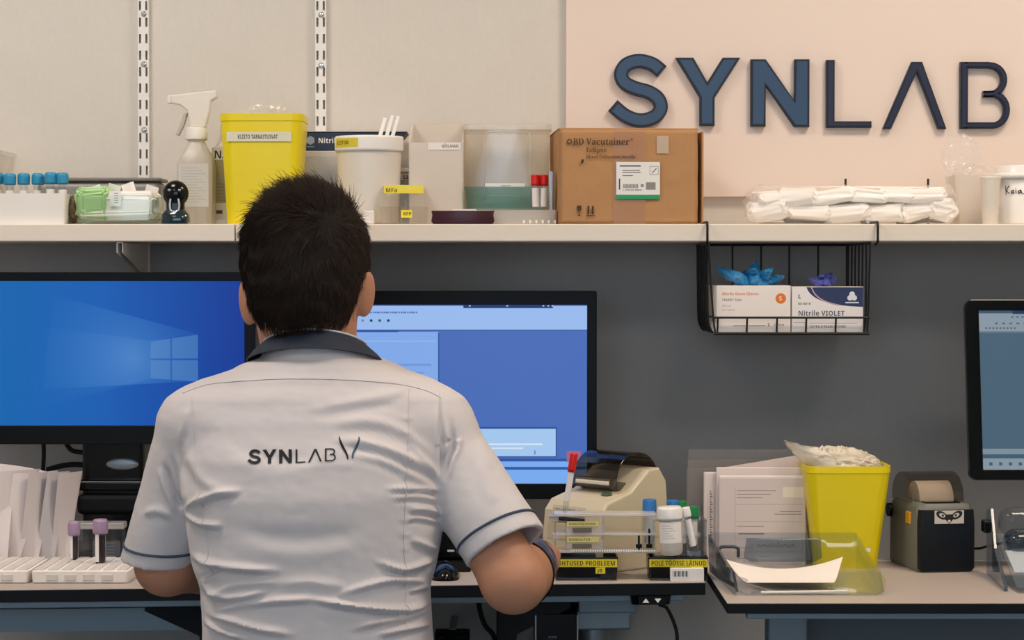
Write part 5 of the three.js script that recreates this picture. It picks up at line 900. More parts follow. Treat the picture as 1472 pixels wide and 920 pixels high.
{ // second clear cover, cut by the frame
  const dF = dd(852), dB = 3.5, bx = X(1500, 3.4), t = thing('clear_cover', 'bluish clear plastic cover standing beside the small printer', 'cover', [bx, DESK, -3.4]);
  const P = (px, py, d) => [X(px, d) - bx, Y(py, d) - DESK, -d + 3.4];
  const pf = [[-dB + 3.4, 0.001], [-dB + 3.4, Y(733, dB) - DESK], [-dB + 3.44, Y(728, dB) - DESK], [-3.4 + 3.4 - 0.02, 0.05], [-dF + 3.4, 0.008], [-dF + 3.4, 0.001]];
  const g = extrude(pf, 0.004, 0.0008); g.rotateY(-PI / 2); const p = g.attributes.position; for (let i = 0; i < p.count; i++) { const u = clamp((p.getZ(i) - (-dB + 3.4)) / (dB - dF)); p.setX(i, p.getX(i) + mix(X(1424, dB), X(1450, dF), u) - bx); } g.computeVertexNormals();
  const bl = film('#c3cfde', 0.06); part(t, 'cheek', g, bl); part(t, 'cheek', g.clone().translate(0.19, 0, 0), bl);
  { const y0 = 0.006, y1 = Y(735, dB) - DESK - 0.03, z0 = -dF + 3.4, z1 = -dB + 3.44, ln = hypot(y1 - y0, z1 - z0); part(t, 'front_shell', rbox(0.186, ln, 0.003, 0.0012).rotateX(-Math.atan2(z0 - z1, y1 - y0)).translate(X(1437, 3.4) - bx + 0.1, (y0 + y1) / 2, (z0 + z1) / 2), M.greyClear); }
  const roll = (y, z, r) => cyl(r, r, 0.19, 0, 0, 0, 24).rotateZ(PI / 2).translate(X(1424, dB) - bx + 0.1, y, z);
  part(t, 'upper_shell', rbox(0.186, 0.045, 0.05, 0.018, X(1424, dB) - bx + 0.1, Y(748, dB) - DESK, -dB + 3.435, 4), M.greyClear);
  part(t, 'lower_shell', rbox(0.186, 0.04, 0.06, 0.018, X(1428, dB) - bx + 0.1, Y(775, dB) - DESK, -dB + 3.455, 4), film('#a9b4be', 0.1));
  part(t, 'floor_plate', rloft([[0.0006, 0.19, dB - dF - 0.01, 0.006], [0.003, 0.19, dB - dF - 0.01, 0.006]]).translate(X(1438, 3.4) - bx + 0.1, 0, 0.02), M.greyClear);
  const kb = part(t, 'hinge_block', rbox(L(13, dB), L(19, dB), 0.02, 0.004), M.blackGloss, 'black hinge block'); kb.position.set(...P(1417.5, 757, dB)); kb.position.x += 0.002;
  single('paper_slip', 'white paper slip inside the bluish clear cover', 'paper', [X(1500, 3.4), DESK + 0.006, -3.4], rbox(0.1, 0.0012, 0.07, 0.0004, 0.0, 0.03, 0.0).rotateX(0.35), M.paper);
}
cable('thin dark cable between the small printer and the clear cover', [V(1398, 789, 3.62), V(1410, 789, 3.61), V(1425, 785, 3.6), V(1450, 780, 3.6)], 0.002);

// ---------------------------------------------------------------- the man at the desk: distance fields meshed with surface nets
function nets(f, lo, hi, cell) {
  const n = [0, 1, 2].map((k) => Math.ceil((hi[k] - lo[k]) / cell) + 1), [nx, ny, nz] = n, F = new Float32Array(nx * ny * nz), B = 6, reach = B * cell * 1.75;
  for (let bz = 0; bz < nz; bz += B) for (let by = 0; by < ny; by += B) for (let bx = 0; bx < nx; bx += B) {
    const c = f(lo[0] + (bx + B / 2) * cell, lo[1] + (by + B / 2) * cell, lo[2] + (bz + B / 2) * cell), skip = abs(c) > reach;
    for (let z = bz; z < min(bz + B, nz); z++) for (let y = by; y < min(by + B, ny); y++) for (let x = bx; x < min(bx + B, nx); x++) F[(z * ny + y) * nx + x] = skip ? c : f(lo[0] + x * cell, lo[1] + y * cell, lo[2] + z * cell);
  }
  const id = new Int32Array(nx * ny * nz).fill(-1), pos = [], idx = [], o = [0, 1, nx, nx + 1, nx * ny, nx * ny + 1, nx * ny + nx, nx * ny + nx + 1];
  const E = [[0, 1], [2, 3], [4, 5], [6, 7], [0, 2], [1, 3], [4, 6], [5, 7], [0, 4], [1, 5], [2, 6], [3, 7]];
  for (let z = 0; z < nz - 1; z++) for (let y = 0; y < ny - 1; y++) for (let x = 0; x < nx - 1; x++) {
    const b = (z * ny + y) * nx + x; let m = 0; for (let k = 0; k < 8; k++) if (F[b + o[k]] < 0) m |= 1 << k;
    if (m === 0 || m === 255) continue;
    let sx = 0, sy = 0, sz = 0, c = 0;
    for (const [p, q] of E) if (((m >> p) & 1) !== ((m >> q) & 1)) { const a = F[b + o[p]], t = a / (a - F[b + o[q]]); sx += mix(p & 1, q & 1, t); sy += mix((p >> 1) & 1, (q >> 1) & 1, t); sz += mix(p >> 2, q >> 2, t); c++; }
    id[b] = pos.length / 3; pos.push(lo[0] + (x + sx / c) * cell, lo[1] + (y + sy / c) * cell, lo[2] + (z + sz / c) * cell);
  }
  for (let z = 1; z < nz - 1; z++) for (let y = 1; y < ny - 1; y++) for (let x = 1; x < nx - 1; x++) {
    const b = (z * ny + y) * nx + x, s = F[b] < 0;
    for (const [step, u, v] of [[1, nx, nx * ny], [nx, nx * ny, 1], [nx * ny, 1, nx]]) {
      if (s === F[b + step] < 0) continue;
      const q = [id[b], id[b - u], id[b - u - v], id[b - v]]; if (min(...q) < 0) continue;
      s ? idx.push(q[0], q[1], q[2], q[0], q[2], q[3]) : idx.push(q[0], q[2], q[1], q[0], q[3], q[2]);
    }
  }
  const g = new THREE.BufferGeometry(); g.setAttribute('position', new THREE.Float32BufferAttribute(pos, 3)); g.setIndex(idx); g.computeVertexNormals(); return g;
}
const smin = (a, b, k) => { const h = max(k - abs(a - b), 0) / k; return min(a, b) - h * h * k * 0.25; };
const cone = (x, y, z, a, b, ra, rb) => { const ex = b.x - a.x, ey = b.y - a.y, ez = b.z - a.z, t = clamp(((x - a.x) * ex + (y - a.y) * ey + (z - a.z) * ez) / (ex * ex + ey * ey + ez * ez)); return hypot(x - a.x - ex * t, y - a.y - ey * t, z - a.z - ez * t) - mix(ra, rb, t); };
const ell = (x, y, z, rx, ry, rz) => { const k0 = hypot(x / rx, y / ry, z / rz), k1 = hypot(x / (rx * rx), y / (ry * ry), z / (rz * rz)); return k1 > 1e-9 ? k0 * (k0 - 1) / k1 : -min(rx, ry, rz); };
const table = (rows) => (y) => { if (y <= rows[0][0]) return rows[0]; for (let i = 1; i < rows.length; i++) if (y <= rows[i][0]) { const t = (y - rows[i - 1][0]) / (rows[i][0] - rows[i - 1][0]), s = t * t * (3 - 2 * t), q = mix(t, s, 0.35); return rows[i].map((v, k) => mix(rows[i - 1][k], v, q)); } return rows[rows.length - 1]; };
// torso: pixel row, left, right, half depth, depth of the centre line
const TORSO = [[492, 392, 520, 0.086, 3.1], [512, 376, 541, 0.09, 3.098], [526, 342, 574, 0.096, 3.094], [545, 304, 612, 0.1, 3.088], [572, 276, 640, 0.106, 3.08], [610, 266, 648, 0.112, 3.07], [660, 262, 644, 0.12, 3.055], [710, 264, 637, 0.122, 3.045], [760, 269, 636, 0.12, 3.04], [805, 276, 629, 0.117, 3.035], [845, 288, 619, 0.115, 3.03], [910, 291, 622, 0.118, 3.03], [970, 288, 630, 0.124, 3.03], [1040, 284, 636, 0.128, 3.03]]
  .map(([py, l, r, b, d]) => [Y(py, d), X((l + r) / 2, d), (r - l) / 2 * d / FOCAL, b, -d]).sort((a, b) => a[0] - b[0]);
const torsoAt = table(TORSO), yTop = TORSO[TORSO.length - 1][0], yHem = TORSO[0][0];
const ARM = { R: { sh: V(620, 622, 3.07), cuff: V(727, 788, 3.0), el: V(738, 836, 2.985), wr: V(772, 806, 3.22), r0: 0.0555, r1: 0.056 }, L: { sh: V(284, 622, 3.07), cuff: V(227, 806, 3.1), el: V(238, 812, 3.1), wr: V(385, 806, 3.33), r0: 0.0555, r1: 0.05 } };
for (const k of ['R', 'L']) { const A = ARM[k]; A.ax = A.cuff.clone().sub(A.sh).normalize(); A.far = A.cuff.clone().addScaledVector(A.ax, 0.03); }
ARM.R.cut = V(772, 740, 3.0).sub(V(650, 806, 3.0)); ARM.L.cut = V(178, 800, 3.1).sub(V(277, 806, 3.1));
for (const k of ['R', 'L']) { const A = ARM[k], n = A.ax.clone(), c = A.cut.normalize(); n.addScaledVector(c, -n.dot(c)).normalize(); A.n = n; }
function sleeve(x, y, z, A) {
  const c = cone(x, y, z, A.sh, A.far, A.r0, A.r1), al = (x - A.cuff.x) * A.n.x + (y - A.cuff.y) * A.n.y + (z - A.cuff.z) * A.n.z;
  let s = max(c, al); if (al > -0.05) s = max(s, -max(c + 0.007, -(al + 0.03))); return s;
}
function torso(x, y, z) {
  const [, cx, a, b, cz] = torsoAt(y), ux = abs(x - cx) / a, uz = abs(z - cz) / b, e = 2.35, q = pow(pow(ux, e) + pow(uz, e), 1 / e);
  return max((q - 1) * min(a, b), y - yTop, yHem - y);
}
const shirtField = (x, y, z) => { let d = torso(x, y, z); const k = mix(0.007, 0.05, smooth(0.93, 1.02, y)); d = smin(d, sleeve(x, y, z, ARM.R), k); return smin(d, sleeve(x, y, z, ARM.L), k); };
// folds: pixel polylines with width and height; the lower side is pressed in
const FOLDS = [
  [[[266, 733], [285, 720], [310, 712], [345, 706]], 6, 5], [[[266, 738], [288, 753], [320, 757]], 5, 4], [[[277, 798], [300, 811], [340, 817], [400, 822]], 6, 5.5], [[[288, 830], [300, 826], [320, 815]], 4, -3],
  [[[291, 838], [312, 858], [350, 858], [385, 849]], 7, 5], [[[300, 880], [350, 870], [410, 864], [450, 863]], 6, 4], [[[440, 862], [480, 868], [520, 874], [585, 878], [618, 864]], 5, 6], [[[297, 884], [330, 893], [370, 905], [420, 914]], 6, 5], [[[292, 893], [315, 908], [350, 920]], 4, 4.5],
  [[[540, 808], [575, 819], [600, 814], [626, 803]], 5, 5], [[[480, 858], [530, 842], [570, 834], [620, 838]], 6, 4], [[[584, 733], [610, 733], [636, 740]], 5, 4], [[[590, 776], [610, 784], [630, 792]], 5, 3.5], [[[500, 906], [545, 895], [590, 886], [622, 872]], 6, 3.5], [[[540, 914], [580, 906], [620, 898]], 5, 3.5],
  [[[555, 703], [600, 703], [634, 706]], 5, 3], [[[560, 716], [600, 714], [632, 720]], 5, 2.5], [[[480, 634], [520, 637], [565, 650], [605, 668], [634, 692]], 8, 5.5], [[[500, 652], [550, 662], [590, 682], [632, 704]], 7, 3], [[[430, 590], [490, 582], [540, 572], [590, 560]], 9, 2.5], [[[470, 610], [530, 606], [580, 622], [628, 660]], 9, 3],
  [[[252, 648], [262, 690], [268, 728]], 6, 4], [[[262, 640], [290, 690], [330, 712]], 9, 3], [[[590, 640], [615, 668], [634, 690]], 6, 3.5], [[[235, 668], [246, 705], [262, 735]], 5, -6], [[[634, 575], [635, 640], [634, 690]], 4, -3], [[[650, 605], [652, 640], [644, 660], [638, 690]], 5, -5], [[[585, 748], [600, 745], [634, 752]], 4, 2.5], [[[395, 842], [440, 838], [500, 846]], 9, 1.6], [[[300, 858], [340, 842], [400, 838]], 7, 2.5], [[[585, 850], [605, 846], [624, 842]], 4, 3],
  [[[205, 740], [225, 735], [250, 745]], 7, 2.5], [[[690, 650], [700, 690], [712, 730]], 12, 2], [[[270, 585], [262, 610], [258, 640]], 6, 2.5], [[[330, 760], [420, 775], [520, 765]], 16, -2], [[[330, 640], [400, 660], [460, 650]], 16, -1.5],
].map(([p, w, h]) => ({ c: new THREE.SplineCurve(p.map(([x, y]) => new THREE.Vector2(x, y))).getPoints(16), w: w * 0.85, h: h * 0.0017 * (p[0][1] < 655 && h > 0 ? 0.6 : 1) }));
for (let i = 0; i < 11; i++) { const y = 600 + i * 21; FOLDS.push({ c: [new THREE.Vector2(572, y), new THREE.Vector2(583, y + 2), new THREE.Vector2(594, y)], w: 3.4, h: 0.0008 }); }   // puckers along the right seam
for (const f of FOLDS) { f.lo = [min(...f.c.map((p) => p.x)) - 3.2 * f.w, min(...f.c.map((p) => p.y)) - 4 * f.w]; f.hi = [max(...f.c.map((p) => p.x)) + 3.2 * f.w, max(...f.c.map((p) => p.y)) + 4 * f.w]; }
function folds(px, py) {
  let s = 0;
  for (const f of FOLDS) {
    if (px < f.lo[0] || px > f.hi[0] || py < f.lo[1] || py > f.hi[1]) continue;
    let best = 1e9, sd = 0, along = 0;
    for (let i = 0; i < f.c.length - 1; i++) { const a = f.c[i], b = f.c[i + 1], ex = b.x - a.x, ey = b.y - a.y, t = clamp(((px - a.x) * ex + (py - a.y) * ey) / (ex * ex + ey * ey)), dx = px - a.x - ex * t, dy = py - a.y - ey * t, q = dx * dx + dy * dy; if (q < best) { best = q; const l = hypot(ex, ey); let nx = -ey / l, ny = ex / l; if (ny < 0) { nx = -nx; ny = -ny; } sd = (nx * dx + ny * dy >= 0 ? 1 : -1) * sqrt(q); along = (i + t) / (f.c.length - 1); } }
    const fade = smooth(0, 0.3, along) * smooth(0, 0.25, 1 - along) * 0.85 + 0.15 * (1 - clamp(sqrt(best) / f.w / 2)), u = sd / f.w;
    s += f.h * fade * (exp(-u * u) - 0.55 * exp(-(u - 1.7) * (u - 1.7) * 1.1));
  }
  return s;
}
const toPx = (x, y, z) => [736 + x * FOCAL / -z, HORIZON + (EYE - y) * FOCAL / -z];
const cloth = (x, y, z, nz) => { const [px, py] = toPx(x, y, z); return (nz > 0.05 ? max(-0.007, folds(px, py)) * smooth(0.05, 0.35, nz) : 0) + 0.0008 * noise(x * 9, y * 12, z * 9) + 0.0003 * noise(x * 40, y * 55, z * 40); };
const gradient = (f, x, y, z) => { const e = 0.0008; return new THREE.Vector3(f(x + e, y, z) - f(x - e, y, z), f(x, y + e, z) - f(x, y - e, z), f(x, y, z + e) - f(x, y, z - e)).normalize(); };
function onShirt(px, py, lift = 0) { // where the line of sight through a point of the photograph meets the cloth
  const dx = (px - 736) / FOCAL, dy = -(py - HORIZON) / FOCAL; let d = 2.7;
  for (let i = 0; i < 120; i++) { const v = shirtField(dx * d, EYE + dy * d, -d); if (v < 0.0002) break; d += v * 0.8; if (d > 3.5) return null; }
  const p = new THREE.Vector3(dx * d, EYE + dy * d, -d), n = gradient(shirtField, p.x, p.y, p.z);
  return p.addScaledVector(n, cloth(p.x, p.y, p.z, n.z) + lift);
}
const floorAt = new THREE.Vector3(X(455, 3.03), 0, -3.03);
const man = thing('person', 'dark haired man in a white short sleeved tunic sitting at the desk', 'person', floorAt);
const local = (g) => g.translate(-floorAt.x, -floorAt.y, -floorAt.z);
const shirtCloth = phys('#cbc5c6', 0.82, { bumpMap: weave, bumpScale: 0.00012, sheen: 0.25, sheenColor: new THREE.Color('#ffffff'), sheenRoughness: 0.6 });
{
  const g = nets(shirtField, [X(150, 3.1), yHem - 0.02, -3.34], [X(810, 3.0), yTop + 0.03, -2.86], 0.003);
  const p = g.attributes.position, n = g.attributes.normal, uv = new Float32Array(p.count * 2);
  for (let i = 0; i < p.count; i++) {
    const x = p.getX(i), y = p.getY(i), z = p.getZ(i), h = cloth(x, y, z, n.getZ(i));
    p.setXYZ(i, x + n.getX(i) * h, y + n.getY(i) * h, z + n.getZ(i) * h); uv[2 * i] = x * 3; uv[2 * i + 1] = y * 3;
  }
  g.setAttribute('uv', new THREE.Float32BufferAttribute(uv, 2)); g.computeVertexNormals();
  const shirt = part(man, 'shirt', local(g), shirtCloth, 'white short sleeved tunic');
  // seams
  const seam = (pts, r = 0.0006, mat = shirtCloth, name = 'seam', label) => { const c = new THREE.SplineCurve(pts.map(([x, y]) => new THREE.Vector2(x, y))).getPoints(60).map((q) => onShirt(q.x, q.y, r * 0.35)).filter(Boolean); if (c.length > 3) part(shirt, name, local(tube(c, r, 120, 6)), mat, label); };
  seam([[262, 566], [300, 553], [370, 546], [410, 544.5], [490, 545.5], [560, 551], [610, 561], [634, 572]]);
  seam([[276, 570], [278, 620], [283, 690], [290, 740], [297, 785], [300, 830]]); seam([[587, 560], [586, 640], [582, 720], [580, 785], [582, 825], [583, 910]]);
  seam([[632, 566], [633, 620], [633, 688]]); 
  // dark trim above each cuff
  const rim = (A, back, r, mat, name, label) => { const t = A.cut.clone(), w = new THREE.Vector3().crossVectors(A.n, t).normalize(), c0 = A.cuff.clone().addScaledVector(A.n, -back), out = []; for (let i = 0; i < 64; i++) { const a = i / 64 * 2 * PI, dir = t.clone().multiplyScalar(cos(a)).addScaledVector(w, sin(a)); let lo = 0.01, hi = 0.12; for (let k = 0; k < 24; k++) { const m = (lo + hi) / 2, q = c0.clone().addScaledVector(dir, m); cone(q.x, q.y, q.z, A.sh, A.far, A.r0, A.r1) < 0 ? (lo = m) : (hi = m); } const q = c0.clone().addScaledVector(dir, lo), nn = gradient(shirtField, q.x, q.y, q.z); out.push(q.addScaledVector(nn, cloth(q.x, q.y, q.z, nn.z) + r * 0.3)); } part(shirt, name, local(tube(out, r, 160, 8, true)), mat, label); };
  rim(ARM.R, 0.024, 0.0019, std('#3a4a60', 0.8), 'cuff_piping', 'dark blue piping'); rim(ARM.L, 0.021, 0.0019, std('#3a4a60', 0.8), 'cuff_piping', 'dark blue piping');
  // back print
  const W = 60, Hh = 22, X0 = 351, X1 = 521, Y0 = 623, Y1 = 673, pos = [], uvs = [], idx = [];
  for (let j = 0; j <= Hh; j++) for (let i = 0; i <= W; i++) { const q = onShirt(mix(X0, X1, i / W), mix(Y0, Y1, j / Hh), 0.0009); pos.push(q.x, q.y, q.z); uvs.push(i / W, 1 - j / Hh); }
  for (let j = 0; j < Hh; j++) for (let i = 0; i < W; i++) { const a = j * (W + 1) + i, b = a + W + 1; idx.push(a, b, a + 1, a + 1, b, b + 1); }
  const pg = new THREE.BufferGeometry(); pg.setAttribute('position', new THREE.Float32BufferAttribute(pos, 3)); pg.setAttribute('uv', new THREE.Float32BufferAttribute(uvs, 2)); pg.setIndex(idx); pg.computeVertexNormals();
  const K = 10, tex = canvas((X1 - X0) * K, (Y1 - Y0) * K, (k) => {
    k.fillStyle = '#10161d'; const l = letters(0), at2 = ([x, y]) => { const u = (x - 160) / (1422 - 160), v = (y - 175) / (400 - 175); return [(mix(355.2, 482.5, u) - X0) * K, (mix(mix(646, 643, u), mix(668, 663, u), v) - Y0) * K]; };
    for (const c of 'SYNLAB') for (const poly of l[c]) { k.beginPath(); poly.forEach((p, i) => (i ? k.lineTo(...at2(p)) : k.moveTo(...at2(p)))); k.closePath(); k.fill(); }
    const m = (px, py) => [(px - X0) * K, (py - Y0) * K];
    k.beginPath(); k.moveTo(...m(487.8, 627.5)); k.bezierCurveTo(...m(490, 640), ...m(500.5, 648), ...m(500.6, 661.5)); k.lineTo(...m(498.8, 661.5)); k.bezierCurveTo(...m(497, 650), ...m(485.6, 643), ...m(487, 627.5)); k.fill();
    k.fillStyle = '#33505f'; k.beginPath(); k.moveTo(...m(516.4, 629)); k.bezierCurveTo(...m(518.5, 644), ...m(508, 647), ...m(507, 660)); k.lineTo(...m(505.3, 660)); k.bezierCurveTo(...m(504, 646), ...m(515, 642), ...m(514.8, 629)); k.fill();
  });
  part(shirt, 'logo_print', local(pg), std('#ffffff', 0.8, { map: tex, transparent: true }), 'dark SYNLAB lettering with a forked mark');
}
{ // collar: folded band round the neck
  const C = V(452, 0, 3.09), ring = (rx, rz, yb, ys, yf, dz = 0) => Array.from({ length: 72 }, (_, i) => { const a = i / 72 * 2 * PI, s = sin(a), c = cos(a); return [C.x + rx * c, s > 0 ? mix(ys, yb, pow(s, 1.3)) : mix(ys, yf, pow(-s, 1.2)), C.z + rz * s + dz]; });
  const yy = (py) => Y(py, 3.02);
  const outer = [ring(0.0665, 0.0705, yy(474), yy(497), yy(545)), ring(0.0735, 0.0765, yy(475), yy(502), yy(546)), ring(0.0845, 0.085, yy(486), yy(512), yy(556)), ring(0.092, 0.0925, yy(499), yy(521), yy(566)), ring(0.09, 0.0905, yy(500), yy(522), yy(568)), ring(0.08, 0.08, yy(490), yy(514), yy(558)), ring(0.066, 0.07, yy(478), yy(501), yy(549))].reverse();
  part(man, 'collar', local(loft([...outer, outer[0]], false, false, 1.0)), std('#1b2638', 0.75, { side: THREE.DoubleSide, bumpMap: weave, bumpScale: 0.0001 }), 'dark navy collar');
  const tr = ring(0.0685, 0.0725, yy(473), yy(496), yy(544));
  part(man, 'collar_edge', local(tube(tr, 0.0015, 140, 6, true)), std('#c3d2d8', 0.7), 'pale collar edge');
  const st = ring(0.0672, 0.071, yy(480), yy(503), yy(552)), st2 = ring(0.068, 0.072, yy(505), yy(525), yy(570));
  part(man, 'collar_stand', local(loft([st2, st], false, false, 1)), std('#cfc8c6', 0.8, { side: THREE.DoubleSide }));
}
// head frame: bowed forward
const HEAD = V(438, 384, 3.1), BOW = 0.32, cB = cos(BOW), sB = sin(BOW);
const toHead = (x, y, z) => { const a = y - HEAD.y, b = z - HEAD.z; return [x - HEAD.x, a * cB - b * sB, a * sB + b * cB]; };   // local: y up along the head, +z to the back of the head
const NECK0 = V(447, 545, 3.1), NECK1 = V(440, 440, 3.095);
function ear(x, y, z, c, s) { const dx = (x - c.x) * s, dy = y - c.y, dz = z - c.z, ca = 0.85, sa = 0.53, ex = dx * ca + dz * sa - 0.12 * dy, ez = -dx * sa + dz * ca; return ell(ex, dy, ez, 0.0085, 0.033 - 0.004 * smooth(0, 0.03, -dy), 0.017); }
const EARL = V(355, 437, 3.1), EARR = V(526, 425, 3.1);
function headField(x, y, z) {
  const [hx, hy, hz] = toHead(x, y, z);
  let d = ell(hx, hy - 0.005, hz, 0.0765, 0.1, 0.096);
  d = smin(d, ell(hx, hy + 0.062, hz + 0.045, 0.056, 0.062, 0.052), 0.03);              // jaw and face
  d = smin(d, cone(hx, hy, hz, { x: 0, y: 0.005, z: -0.09 }, { x: 0, y: -0.033, z: -0.112 }, 0.009, 0.014), 0.012);   // nose
  for (const s of [-1, 1]) { d = max(d, -ell(hx - s * 0.031, hy + 0.004, hz + 0.093, 0.016, 0.009, 0.01)); d = min(d, ell(hx - s * 0.031, hy + 0.005, hz + 0.079, 0.012, 0.012, 0.012)); }   // eye sockets and eyes
  d = smin(d, ell(hx, hy + 0.067, hz + 0.096, 0.022, 0.007, 0.007), 0.006);             // mouth
  d = smin(d, cone(x, y, z, NECK0, NECK1, 0.066, 0.06), 0.03);
  d = smin(d, ear(x, y, z, EARL, -1), 0.008); return smin(d, ear(x, y, z, EARR, 1), 0.008);
}
function armField(x, y, z) {
  let d = cone(x, y, z, V(450, 660, 3.06), V(452, 870, 3.04), 0.085, 0.09);               // trunk inside the tunic
  d = smin(d, cone(x, y, z, V(330, 606, 3.09), V(585, 606, 3.09), 0.04, 0.04), 0.03); d = smin(d, cone(x, y, z, V(448, 590, 3.09), NECK0, 0.07, 0.062), 0.04);
  for (const k of ['R', 'L']) { const A = ARM[k], m = A.el.clone().lerp(A.wr, 0.35); let a = cone(x, y, z, A.sh, A.el, 0.04, 0.0415); a = smin(a, cone(x, y, z, A.el, m, 0.041, 0.0415), 0.012); a = smin(a, cone(x, y, z, m, A.wr, 0.04, 0.027), 0.012); d = smin(d, a, 0.02); }
  return d;
}
function handField(A, aim, side) { // palm, four fingers and thumb, relaxed, seen from the wrist
  const f = aim.clone().normalize(), up = new THREE.Vector3(0, 1, 0), r = new THREE.Vector3().crossVectors(f, up).normalize(), u = new THREE.Vector3().crossVectors(r, f), w = A.wr;
  const at3 = (a, b, c) => w.clone().addScaledVector(f, a).addScaledVector(r, b * side).addScaledVector(u, c);
  const bones = [[at3(-0.03, 0, 0), at3(0.015, 0, 0), 0.027, 0.026], [at3(0.01, 0.012, 0), at3(0.08, 0.03, 0.004), 0.02, 0.013], [at3(0.01, -0.008, 0), at3(0.08, -0.026, 0), 0.02, 0.013], [at3(0.02, 0, 0), at3(0.085, 0, 0.006), 0.02, 0.014]];
  const fingers = [[-0.03, 0.066, 0.0085], [-0.01, 0.08, 0.0092], [0.011, 0.076, 0.0092], [0.031, 0.062, 0.0082]].map(([b, l, q]) => { const p0 = at3(0.075, b, 0.002), p1 = at3(0.075 + l * 0.5, b * 1.15, 0.004), p2 = at3(0.075 + l * 0.8, b * 1.2, -0.01), p3 = at3(0.075 + l, b * 1.2, -0.024); return [[p0, p1, q, q * 0.95], [p1, p2, q * 0.95, q * 0.88], [p2, p3, q * 0.88, q * 0.75]]; });
  const thumb = [[at3(0.015, -0.022, -0.004), at3(0.048, -0.05, -0.008), 0.014, 0.0105], [at3(0.048, -0.05, -0.008), at3(0.085, -0.052, -0.016), 0.0105, 0.0085]];
  return (x, y, z) => { let d = 1e9; for (const [a, b, p, q] of bones) d = smin(d, cone(x, y, z, a, b, p, q), 0.018); let fd = 1e9; for (const fg of fingers) { let e = 1e9; for (const [a, b, p, q] of fg) e = smin(e, cone(x, y, z, a, b, p, q), 0.006); fd = min(fd, e); } d = smin(d, fd, 0.007); let e = 1e9; for (const [a, b, p, q] of thumb) e = smin(e, cone(x, y, z, a, b, p, q), 0.006); return smin(d, e, 0.01); };
}
const skin = phys('#b57f62', 0.55, { sheen: 0.1, sheenColor: new THREE.Color('#ffd0b0') });
skin.bumpMap = fibre; skin.bumpScale = 0.0002;
{
  const grid = (f, pts, pad, cell) => nets(f, [0, 1, 2].map((k) => min(...pts.map((p) => p.getComponent(k))) - pad), [0, 1, 2].map((k) => max(...pts.map((p) => p.getComponent(k))) + pad), cell);
  const head = nets(headField, [HEAD.x - 0.12, Y(548, 3.1), HEAD.z - 0.19], [HEAD.x + 0.12, HEAD.y + 0.13, HEAD.z + 0.13], 0.003);
  const arms = nets(armField, [X(180, 3.1), Y(910, 3.0), -3.42], [X(830, 3.0), Y(520, 3.1), -2.9], 0.0055);
  const aimR = new THREE.Vector3(-0.1, -0.09, -1), aimL = new THREE.Vector3(0.45, -0.04, -1);
  const hr = grid(handField(ARM.R, aimR, 1), [ARM.R.wr, ARM.R.wr.clone().addScaledVector(aimR, 0.17)], 0.07, 0.003), hl = grid(handField(ARM.L, aimL, -1), [ARM.L.wr, ARM.L.wr.clone().addScaledVector(aimL, 0.17)], 0.07, 0.003);
  const g = mergeGeometries([head, arms, hr, hl]), p = g.attributes.position, uv = new Float32Array(p.count * 2); for (let i = 0; i < p.count; i++) { uv[2 * i] = p.getX(i) * 3; uv[2 * i + 1] = p.getY(i) * 3; }
  g.setAttribute('uv', new THREE.Float32BufferAttribute(uv, 2));
  part(man, 'body', local(g), skin, 'bare neck, ears, forearms and hands');
  // patterned band on the right forearm
  const A = ARM.R, a = A.el.clone().lerp(A.wr, 0.3), b = A.el.clone().lerp(A.wr, 1.0), dir = b.clone().sub(a), len = dir.length(), bg = new THREE.CylinderGeometry(0.0295, 0.0455, len, 36, 10, true);
  bg.applyQuaternion(new THREE.Quaternion().setFromUnitVectors(new THREE.Vector3(0, 1, 0), dir.clone().normalize())); bg.translate((a.x + b.x) / 2, (a.y + b.y) / 2, (a.z + b.z) / 2);
  const tx = canvas(256, 128, (k, w, h) => { k.fillStyle = '#2c3550'; k.fillRect(0, 0, w, h); for (let i = 0; i < 90; i++) { k.fillStyle = ['#4a5a8a', '#1c2338', '#7a4a42', '#5d6a94'][i % 4]; k.beginPath(); k.ellipse(rnd() * w, rnd() * h, 4 + rnd() * 12, 3 + rnd() * 5, rnd() * 3, 0, 7); k.fill(); } });
  part(man, 'forearm_band', local(bg), std('#ffffff', 0.6, { map: tx, side: THREE.DoubleSide }), 'dark blue patterned band on the forearm');
}
